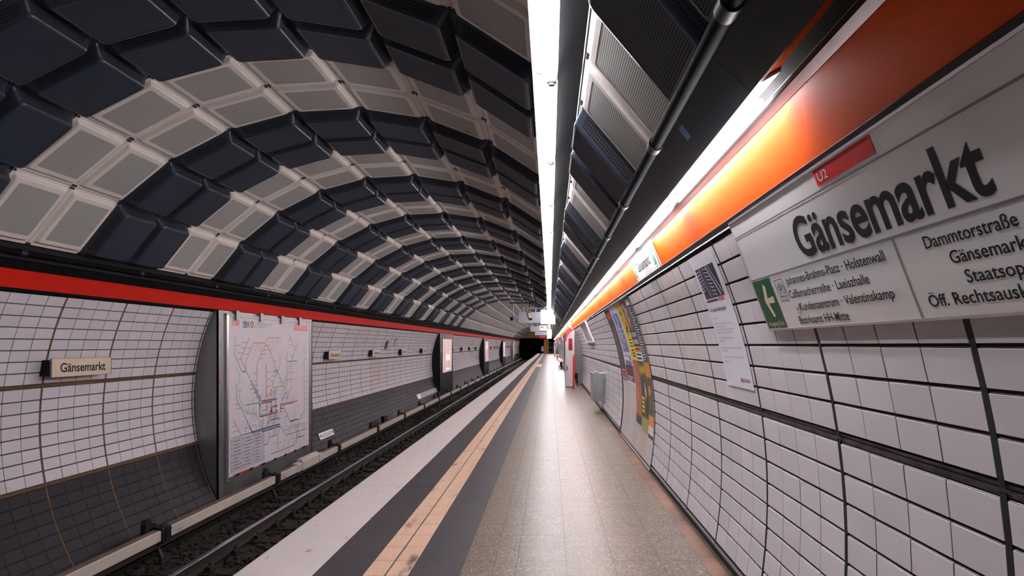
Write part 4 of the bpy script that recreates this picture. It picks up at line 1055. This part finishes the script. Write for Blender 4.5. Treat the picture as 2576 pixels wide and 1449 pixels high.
# picture points of the map (crop pixels) turned into places on the sheet
def mk(x0, y0, s):
    def f(px, py):
        X, Yp = x0+px*s, y0+py*s
        Y = (WX+.012)*F/(X-VX); Z = CAMZ-(Yp-VY)*Y/F
        return (Y-MY0, Z-MZ0)
    return f
m1 = mk(560, 780, 230/2380); m2 = mk(560, 920, 230/2380); m3 = mk(560, 1060, 230/2083)
def U(f, *p): return [f(*a) for a in p]
routes = {
 'grey_blue': ((.05, .075, .11), .012, [U(m1, (312, 700), (310, 1160), (430, 1449)), U(m2, (430, 0), (500, 145), (590, 140)), U(m1, (700, 720), (470, 1265), (560, 1449)), U(m2, (550, 0), (700, 340)),
    U(m2, (735, 375), (990, 930)), U(m2, (715, 385), (965, 940)), U(m1, (1740, 660), (1885, 1030), (1780, 1340), (1780, 1449)), U(m1, (1970, 860), (1885, 1050)), U(m2, (1785, 0), (1785, 545), (1640, 960)),
    U(m1, (2120, 950), (2120, 1449)), U(m2, (2120, 0), (2120, 1160), (2030, 1390)), U(m1, (1672, 1090), (1672, 1449)), U(m2, (1672, 0), (1672, 560)), U(m1, (1495, 1170), (1495, 1449)), U(m2, (1490, 0), (1280, 540)),
    U(m1, (1270, 1210), (1365, 1449)), U(m2, (1365, 0), (1640, 640)), U(m2, (1640, 690), (1510, 1000)), U(m2, (1640, 690), (1690, 780)), U(m2, (1275, 590), (1275, 1390)), U(m2, (355, 470), (355, 880), (540, 1230)),
    U(m2, (540, 1265), (640, 1449)), U(m3, (555, 0), (680, 240)), U(m3, (255, 0), (420, 320), (655, 245)), U(m3, (680, 240), (1315, 65)), U(m3, (1340, 120), (1430, 320), (1685, 235), (1890, 170)), U(m3, (1315, 130), (1255, 300), (1075, 360), (1015, 515), (930, 545)),
    U(m3, (1260, 330), (1260, 680)), U(m3, (1095, 750), (1260, 690), (1635, 535), (1690, 240)), U(m3, (1690, 380), (1875, 310)), U(m3, (1690, 240), (1690, 500)), U(m3, (1760, 0), (1690, 230)), U(m2, (1590, 1050), (1740, 1449)), U(m3, (1520, 0), (1545, 20), (1600, 0)), U(m2, (1215, 1160), (1240, 1430), (1510, 1365)), U(m3, (1820, 340), (1860, 440)), U(m2, (1760, 1445), (2020, 1390))]),
 'rail_orange': ((.62, .14, .06), .014, [U(m1, (1180, 718), (1510, 728)), U(m1, (1180, 718), (1130, 835)), U(m1, (610, 1320), (815, 856), (1110, 856)), U(m1, (895, 1400), (1100, 930), (1160, 915), (1260, 1160)), U(m1, (612, 1320), (612, 1449)), U(m2, (612, 0), (612, 90)), U(m1, (895, 1400), (895, 1449)), U(m2, (895, 0), (895, 600))]),
 'line_crimson': ((.55, .03, .05), .016, [U(m1, (1132, 1420), (1132, 1449)), U(m2, (1132, 0), (1132, 740), (1165, 810)), U(m2, (1035, 915), (1240, 880), (1410, 848)), U(m2, (1190, 860), (1265, 1030)), U(m2, (1290, 1055), (1430, 1030)), U(m2, (1490, 1010), (1945, 912)), U(m2, (1490, 1078), (1560, 1062)), U(m2, (1000, 990), (980, 1060)), U(m2, (1760, 1435), (1945, 1385))]),
 'line_blue': ((.05, .10, .38), .015, [U(m2, (1025, 945), (1240, 905), (1400, 880)), U(m1, (1680, 1338), (1930, 1322)), U(m3, (560, 0), (675, 270), (1310, 92)), U(m2, (850, 570), (1020, 940)), U(m2, (1490, 1110), (1530, 1100)), U(m2, (1275, 1390), (1420, 1355), (1440, 1320))]),
 'line_teal': ((.03, .22, .32), .015, [U(m2, (1290, 1082), (1430, 1060)), U(m2, (1490, 1040), (1860, 965)), U(m2, (1240, 1430), (1510, 1365))]),
 'line_green': ((.05, .26, .12), .015, [U(m2, (600, 1030), (920, 965), (970, 1050)), U(m2, (985, 1290), (1430, 1185)), U(m2, (1310, 158), (1425, 150))]),
 'line_yellow': ((.75, .48, .06), .017, [U(m2, (1290, 560), (1545, 525)), U(m2, (1275, 590), (1185, 800)), U(m2, (1145, 960), (1145, 1350), (1430, 1290)), U(m2, (1660, 270), (1575, 490)), U(m2, (1500, 1270), (1575, 1248)), U(m2, (1575, 590), (1575, 780))]),
 'line_black': ((.02, .018, .02), .016, [U(m2, (960, 930), (965, 1330), (1430, 1222)), U(m2, (1000, 985), (1285, 930)), U(m2, (1490, 1140), (1590, 1100)), U(m2, (1385, 905), (1385, 1165), (1430, 1155)), U(m2, (1490, 1200), (1530, 1195)), U(m3, (905, 235), (1310, 118)), U(m3, (1290, 60), (680, 235))]),
 'river': ((.56, .57, .68), .04, [U(m2, (335, 0), (430, 230), (430, 820), (610, 1230), (850, 1240), (960, 1449)), U(m3, (850, 0), (900, 140), (1280, 60)), U(m3, (1400, 0), (1490, 130), (1880, 40))]),
}
for i, (nm, (c, wd, ls)) in enumerate(routes.items()):
    q = MB(); d = .0012+.0004*i if nm != 'river' else .0006
    for l in ls: line(q, mp(d), l, wd)
    part(q, 'river' if nm == 'river' else 'route_line', [ink(nm, c)], t)
q = MB(); g = mp(.0055); rr = random.Random(11)
for nm, (c, wd, ls) in routes.items():                      # rows of small station names beside the lines
    if nm in ('river', 'line_black', 'line_teal'): continue
    for l in ls:
        for a, b in zip(l, l[1:]):
            L_ = math.dist(a, b); k = int(L_/.11)
            if abs(b[1]-a[1]) < abs(b[0]-a[0])*.6: 
                for j in range(1, k):
                    f = j/k; u, v = a[0]+(b[0]-a[0])*f, a[1]+(b[1]-a[1])*f; ln = rr.uniform(.1, .2); s = 1 if rr.random() < .5 else -1
                    line(q, g, [(u+.01*s, v+.025*s), (u+ln*.45*s, v+.025*s+ln*.75*s)], .011)
            else:
                sd = rr.choice((-1, 1))
                for j in range(1, k):
                    f = j/k; u, v = a[0]+(b[0]-a[0])*f, a[1]+(b[1]-a[1])*f; ln = rr.uniform(.09, .2)
                    rect(q, g, *sorted((u+sd*.03, u+sd*(.03+ln))), v, v+.012)
q.f = [f for f in q.f]; part(q, 'station_names', [ink('name_grey', (.30, .29, .33))], t)
q = MB(); lg = [m3(175, 760), m3(820, 560), m3(820, 960), m3(175, 1160)]
rect(q, mp(.0008), .08, 1.38, .05, .62); lgp = part(q, 'legend_field', [ink('legend_grey', (.52, .50, .56))], t)
q = MB(); rr = random.Random(2)
for c in range(3):
    for k in range(9): rect(q, mp(.0014), .2+.4*c, .2+.4*c+rr.uniform(.14, .28), .10+.055*k, .112+.055*k)
    for k in range(5): rect(q, mp(.0014), .12+.4*c, .15+.4*c, .10+.11*k, .125+.11*k)
part(q, 'legend_text', [ink('legend_ink', (.16, .16, .2))], lgp)
g = mp(.001)
q = MB(); text(q, 'hvv', g, m1(265, 420)[0], m1(265, 420)[1], .165, m1(440, 420)[0]-m1(265, 420)[0], 0, .0); part(q, 'operator_logo', ['sign_red'], t)
q = MB(); a = m1(245, 310); line(q, g, [(a[0]-.02, a[1]+.04), (a[0]+.03, a[1]), (a[0]-.02, a[1]-.04)], .016); part(q, 'logo_chevron', [ink('logo_gold', (.55, .42, .03))], t)
for s, px, c in (('U', 567, (.05, .10, .38)), ('S', 633, (.02, .28, .14)), ('A', 700, (.60, .14, .05)), ('R', 770, (.04, .05, .07))):
    a = m1(px, 378); q = MB()
    if s == 'U': rect(q, g, a[0]-.055, a[0]+.055, a[1]-.06, a[1]+.06)
    else: disc(q, g, a[0], a[1], .06, 0, 20)
    text(q, s, mp(.002), a[0], a[1]-.03, .06, None, 1, .01, 'c'); part(q, 'mode_symbol', [ink('mode_'+s.lower(), c), 'white'], t)
q = MB(); a = m1(830, 385); text(q, 'Schnellbahn-/Regionalverkehr', g, a[0], a[1], .05, m1(1290, 385)[0]-a[0]); a = m1(830, 455); text(q, 'Rapid Transit/Regional Rail', g, a[0], a[1], .045, m1(1130, 455)[0]-a[0]); part(q, 'heading', [ink('head_grey', (.25, .26, .30))], t)
q = MB(); a, b = m1(1855, 535), m1(2205, 395); rect(q, g, a[0], b[0], a[1], b[1]); hp = part(q, 'red_info_field', [ink('soft_red', (.60, .10, .12))], t)
q = MB(); text(q, 'Fahrplan  Information · Service', mp(.002), a[0]+.13, a[1]+.10, .03, b[0]-a[0]-.17); text(q, '040/19 449  Fahrpläne/Tickets', mp(.002), a[0]+.13, a[1]+.035, .03, b[0]-a[0]-.22); part(q, 'lettering', ['white'], hp)
q = MB(); p0 = m2(1260, 1040); p1 = m2(1258, 1235); poly(q, mp(.006), [(p1[0]-.035, p1[1]), (p1[0]+.035, p1[1]), (p1[0]+.02, p0[1]-.12), (p0[0]+.06, p0[1]-.14), (p0[0], p0[1]), (p0[0]-.06, p0[1]-.14), (p1[0]-.02, p0[1]-.12)]); part(q, 'location_arrow', [ink('arrow_red', (.45, .02, .03))], t)

# ---- digital advert cases
ads = [(31.5, 35.7), (52.6, 56.9), (73.6, 77.8)]
lab = ['first black advert case beyond the network map, with rose screen', 'second black advert case beyond the network map, with pink screen', 'third black advert case along the left wall']
for i, (a, b) in enumerate(ads):
    t = wall_box(a, b, 'black', 'matte', lab[i], 'advert_case', 'advert case', 'advert cases on the left wall')
    g = lambda d: (lambda u, v: Vector((WX+d, a+u, v)))
    q = MB(); q.box(WX, WX+.012, a+.72, b-.42, .11, 1.82, 0); part(q, 'bezel', ['black'], t)
    q = MB(); rect(q, g(.014), .78, b-a-.48, .16, 1.77); sc = part(q, 'screen', ['screen_a' if i != 1 else 'screen_b'], t)
    q = MB()
    if i == 0:
        rect(q, g(.016), 1.2, 1.5, .17, 1.75, 0); rect(q, g(.016), 2.6, 3.0, .17, 1.75, 0)
        part(q, 'picture_bands', ['screen_d'], sc)
        q = MB()
        for k in range(4): rect(q, g(.018), 1.75+.36*k, 2.02+.36*k, .72, 1.02)
        rect(q, g(.018), 2.95, 3.1, 1.1, 1.2); rect(q, g(.018), 1.7, 3.0, .28, .35)
    else:
        for k in range(2): rect(q, g(.018), 1.5, 2.6, 1.35-.16*k, 1.45-.16*k)
        rect(q, g(.018), 1.9, 2.2, 1.52, 1.62)
        if i == 1: poly(q, g(.018), [(3.2, .2), (3.6, .18), (3.6, .8)])
    part(q, 'lettering', ['screen_w'], sc)
    q = MB(); q.box(WX, WX+.01, a+.3, a+.42, 1.15, 1.4, 0); part(q, 'lock_plate', ['steel'], t)
t = wall_box(94, 97.5, 'steel', 'steel', 'last grey display case on the left wall before the tunnel mouth', 'display_case', 'display case')
q = MB(); q.box(WX, WX+.012, 94.5, 97.2, -.3, 1.8, 0); part(q, 'sheet', ['white_paper'], t)

# ---- small station name plates
def plate():
    t = thing('name_plate', '', 'sign', (-5.25, 0, 1.36), 'beige name plates along the left wall')
    q = MB(); q.box(-5.262, -5.25, 0, .97, 1.262, 1.452, 0); part(q, 'face', ['plate'], t)
    q = MB()
    for z in (1.256, 1.452): q.box(-5.265, -5.246, -.005, .975, z, z+.006, 0)
    for y in (-.005, .97): q.box(-5.265, -5.246, y, y+.005, 1.256, 1.458, 0)
    part(q, 'edge_frame', ['steel'], t)
    q = MB(); q.box(-5.40, -5.262, .02, .95, 1.27, 1.44, 0); part(q, 'mount_box', ['black'], t)
    q = MB(); text(q, 'Gänsemarkt', lambda u, v: Vector((-5.2485, u, v)), .125, 1.310, .100, .745, 0, .018); part(q, 'lettering', ['ink'], t)
    return t
p0 = plate(); py = [7.2, 16.24, 20.25, 24.25, 28.2, 37.2, 41.1, 45.0, 49.0, 61.6, 65.6, 69.4, 82, 86, 90]
pl = ['beige Gänsemarkt plate on the left wall before the network map, nearest the camera'] + \
     ['beige Gänsemarkt plate, %s after the network map' % nth(k+1) for k in range(4)] + \
     ['beige Gänsemarkt plate, %s after the first black advert case' % nth(k+1) for k in range(4)] + \
     ['beige Gänsemarkt plate, %s after the second black advert case' % nth(k+1) for k in range(3)] + \
     ['beige Gänsemarkt plate, %s after the third black advert case' % nth(k+1) for k in range(3)]
for i, y in enumerate(py):
    if i == 0: p0.location = (-5.25, y, 1.255); p0['label'] = pl[0]
    else: dup(p0, (-5.25, y, 1.255), pl[i])

# ---- short-train stop sign, striped marker, wall gaps
a0, a1 = 200.6, 203.2; wa = lambda d: (lambda u, v: Vector((circ(RL-.014-d, a1-math.degrees(v/RL))[0], 15.40+u, circ(RL-.014-d, a1-math.degrees(v/RL))[1])))
H = math.radians(a1-a0)*RL
t = thing('stop_sign', 'white KURZZUGHALT sign on the dark tiles right of the network map', 'sign', tuple(wa(0)(0, 0)))
q = MB(); curved(q, wa(.004), 0, 1.0, 0, H, 0, 2); curved(q, wa(-.01), 0, 1.0, 0, H, 0, 2); part(q, 'face', ['white'], t)
q = MB(); text(q, 'KURZZUGHALT', wa(.0055), .18, H*.2, .085, .66, 0, .0)
for u, s in ((.04, 1), (.97, -1)):
    poly(q, wa(.0055), [(u, H*.5-.012), (u+s*.05, H*.5-.012), (u+s*.05, H*.5-.05), (u+s*.11, H*.5), (u+s*.05, H*.5+.05), (u+s*.05, H*.5+.012), (u, H*.5+.012)])
part(q, 'lettering', ['ink'], t)
t = thing('stop_marker', 'long black and white striped marker with red end on the dark tiles', 'sign', (-5.1, 26.8, -.6))
wb = lambda d: (lambda u, v: Vector((circ(RL-.014-d, 203.3-math.degrees(v/RL))[0], 26.8+u, circ(RL-.014-d, 203.3-math.degrees(v/RL))[1])))
q = MB(); rect(q, wb(.004), 0, .18, 0, .2); part(q, 'red_end', ['sos_red'], t)
q = MB(); rect(q, wb(.004), .18, .75, 0, .2)
for k in range(16): rect(q, wb(.004), .85+.245*k, .97+.245*k, 0, .2)
part(q, 'white_bars', ['white'], t)
for i, (y, col, lb) in enumerate(((22.1, 'rust', 'brown gap of missing tiles high on the left wall past the name plates'),)):
    q = MB(); g2 = lambda u, v: Vector((circ(RL-.016, 165.9-math.degrees(v/RL))[0], y+u, circ(RL-.016, 167.2-math.degrees(v/RL))[1]))
    curved(q, g2, 0, .26, 0, .13, 0, 2); curved(q, g2, 0, .26, .14, .28, 0, 2); o = q.build('tile_patch', ['rust']); tag(o, lb, 'patch')
for i, (y, lb) in enumerate(((23.3, 'thin metal bracket on the left wall beside the brown tile gap'), (46.6, 'thin metal bracket on the left wall before the second advert case'), (67.5, 'thin metal bracket on the left wall before the third advert case'))):
    q = MB(); a = circ(RL-.03, 160.6); b = circ(RL-.03, 165.5)
    q.tube((a[0], y, a[1]), (b[0], y, b[1]), .014, 8, 0); q.tube((a[0], y, a[1]), (a[0], y+.22, a[1]), .012, 8, 0); q.tube((b[0], y, b[1]), (circ(RL, 165.5)[0], y, b[1]), .014, 8, 0); q.tube((a[0], y+.22, a[1]), (circ(RL, 160.6)[0]-.02, y+.22, a[1]), .012, 8, 0)
    o = q.build('pipe_bracket', ['steel']); tag(o, lb, 'bracket', 'thin brackets on the left wall')
o = None

# ================================================================== HUNG FROM THE VAULT
def vault_z(x): return CZ+math.sqrt((RC-.05)**2-(x-CX)**2)
def hang_panel(y, x0, x1, z0, z1, label, m, rods, name='hanging_sign', th=.16, face=None, grp=None, cat='sign', deco=None):
    t = thing(name, label, cat, ((x0+x1)/2, y, z0), grp)
    q = MB(); q.box(x0, x1, y, y+th, z0, z1, 0); part(q, 'housing', [m], t)
    for x in rods:
        q = MB(); q.tube((x, y+th/2, z1), (x, y+th/2, vault_z(x)), .022, 8, 0); part(q, 'hanger', ['steel'], t)
    if face:
        q = MB(); i = (x1-x0)*.04; q.box(x0+i, x1-i, y-.008, y, z0+i, z1-i, 0); part(q, 'sign_face', [face], t)
    if deco: deco(t)
    return t
hang_panel(32, -.43, .265, 2.455, 3.14, 'square white light box hung below the ceiling lights', 'white', (-.28, .12), 'light_box', .2, 'lit_sign')
hang_panel(33.4, -1.52, -.40, 2.57, 3.10, 'large grey display housing hung left of the square light box', 'grey_box', (-1.3, -.7), 'display_housing', .22, None, 'grey display housings under the ceiling', 'display')
def icons(t):
    g = lambda u, v: Vector((u, 49.0-.012, v)); q = MB()
    poly(q, g, [(-.66, 2.755), (-.60, 2.81), (-.58, 2.77), (-.44, 2.77), (-.44, 2.735), (-.58, 2.735), (-.60, 2.70)]); 
    disc(q, g, -.17, 2.70, .085, 0, 18, .068); line(q, g, [(-.20, 2.87), (-.19, 2.76), (-.11, 2.75), (-.07, 2.67)], .025); disc(q, g, -.2, 2.89, .02, 0, 10)
    part(q, 'symbols', ['ink'], t)
hang_panel(49, -.74, .04, 2.49, 2.88, 'white hanging sign with black arrow and wheelchair symbol', 'white', (-.6, -.1), th=.18, face='lit_white', deco=icons)
hang_panel(50.2, -1.44, -.77, 2.46, 2.86, 'middle grey display housing hung behind the wheelchair sign', 'grey_box', (-1.3, -.9), 'display_housing', .22, None, 'grey display housings under the ceiling', 'display')
hang_panel(68, -.30, .22, 2.42, 3.05, 'small white light box hung beyond the wheelchair sign', 'white', (-.05,), 'light_box', .2, 'lit_sign')
hang_panel(69.2, -1.50, -.34, 2.46, 2.82, 'farthest grey display housing hung near the tunnel end', 'grey_box', (-1.3, -.6), 'display_housing', .22, None, 'grey display housings under the ceiling', 'display')
hang_panel(88, -.36, .24, 2.27, 2.90, 'last white light box hung before the tunnel mouth', 'white', (-.05,), 'light_box', .2, 'lit_sign')
def led(t):
    q = MB(); q.box(-1.42, -.55, 95.985, 96, 2.50, 2.66, 0); part(q, 'red_lights', ['lit_red'], t)
hang_panel(96, -1.47, -.47, 2.24, 2.68, 'dark display with red lights hung near the tunnel mouth', 'black', (-1.0,), 'display', .2, None, None, 'display', led)
# CCTV cameras
def cctv(x, y, z, rx, rz, label, arm):
    t = thing('security_camera', label, 'camera', (x, y, z), 'security cameras under the ceiling')
    q = MB(); R0 = Matrix.Translation((x, y, z)) @ Matrix.Rotation(rz, 4, 'Z') @ Matrix.Rotation(rx, 4, 'X')
    q.box(-.085, .085, -.4, .4, -.075, .075, 0); q.v = [tuple(R0 @ Vector(v)) for v in q.v]; part(q, 'housing', ['cctv'], t)
    q = MB(); q.box(-.06, .06, -.408, -.4, -.05, .05, 0); q.v = [tuple(R0 @ Vector(v)) for v in q.v]; part(q, 'lens', ['ink'], t)
    q = MB(); q.tube((x, y, z+.05), (x, y, arm), .022, 8, 0); part(q, 'arm', ['black'], t)
    return t
cctv(-.93, 31.0, 2.86, math.radians(32), math.radians(12), 'beige security camera hung in front of the large grey housing', 3.14)
t = thing('support_rail', 'thin horizontal pipe above the square light box carrying the camera', 'rail', (-.5, 31.2, 3.16))
q = MB(); q.tube((-1.10, 31.2, 3.165), (.12, 31.2, 3.165), .022, 10, 0); part(q, 'pipe_body', ['alu'], t)
for x in (-1.0, .05):
    q = MB(); q.tube((x, 31.2, 3.165), (x, 31.2, vault_z(x)), .014, 8, 0); part(q, 'hanger', ['steel'], t)
t = thing('support_bar', 'dark horizontal beam with junction boxes above the hanging speaker', 'beam', (-1.3, 34.5, 3.6))
q = MB(); q.box(-2.03, -.45, 34.5, 34.58, 3.58, 3.64, 0); part(q, 'bar', ['iron'], t)
q = MB(); q.box(-.97, -.60, 34.4, 34.62, 3.30, 3.56, 0); q.box(-.92, -.65, 34.42, 34.6, 3.56, 3.60, 0); part(q, 'junction_box', ['grey_box'], t)
for x in (-1.9, -.75):
    q = MB(); q.tube((x, 34.54, 3.6), (x, 34.54, vault_z(x)), .016, 8, 0); part(q, 'hanger', ['steel'], t)
t = thing('loudspeaker', 'small round loudspeaker hanging on a pole left of the grey housings', 'loudspeaker', (-1.87, 34.3, 2.75))
q = MB(); q.tube((-1.85, 34.3, 3.57), (-1.85, 34.3, 2.98), .03, 10, 0); part(q, 'pole', ['grey_box'], t)
q = MB(); q.tube((-1.92, 34.2, 2.80), (-1.80, 34.32, 2.76), .10, 14, 0, True, .07); part(q, 'horn', ['iron'], t)
q = MB(); q.box(-1.86, -1.76, 34.2, 34.36, 2.68, 2.96, 0); part(q, 'bracket', ['grey_box'], t)
# cabinet at the platform end
t = thing('switch_box', 'pale switch box on the dark tunnel mouth beside the ochre pillar', 'cabinet', (-1.2, 117.0, .9))
q = MB(); q.box(-1.46, -1.05, 117.0, 117.4, .35, 1.2, 0); part(q, 'body', ['grey_box'], t)
q = MB(); q.box(-1.42, -1.2, 116.985, 117.0, .5, .7, 0); part(q, 'cover_plate', ['white'], t)
q = MB(); q.box(-1.4, -1.1, 117.1, 117.3, 0, .35, 0); part(q, 'post', ['iron'], t)
# end railing right of the pillar
t = thing('gate', 'grey metal gate across the dark passage right of the ochre pillar', 'gate', (.2, 117.0, 0))
q = MB()
for x in (-.15, .15, .45, .75): q.tube((x, 117.0, 0), (x, 117.0, 2.0), .025, 8, 0)
part(q, 'bars', ['steel'], t)
q = MB()
for z in (.2, 1.0, 1.9): q.tube((-.2, 117.0, z), (.95, 117.0, z), .025, 8, 0)
part(q, 'rails', ['steel'], t)
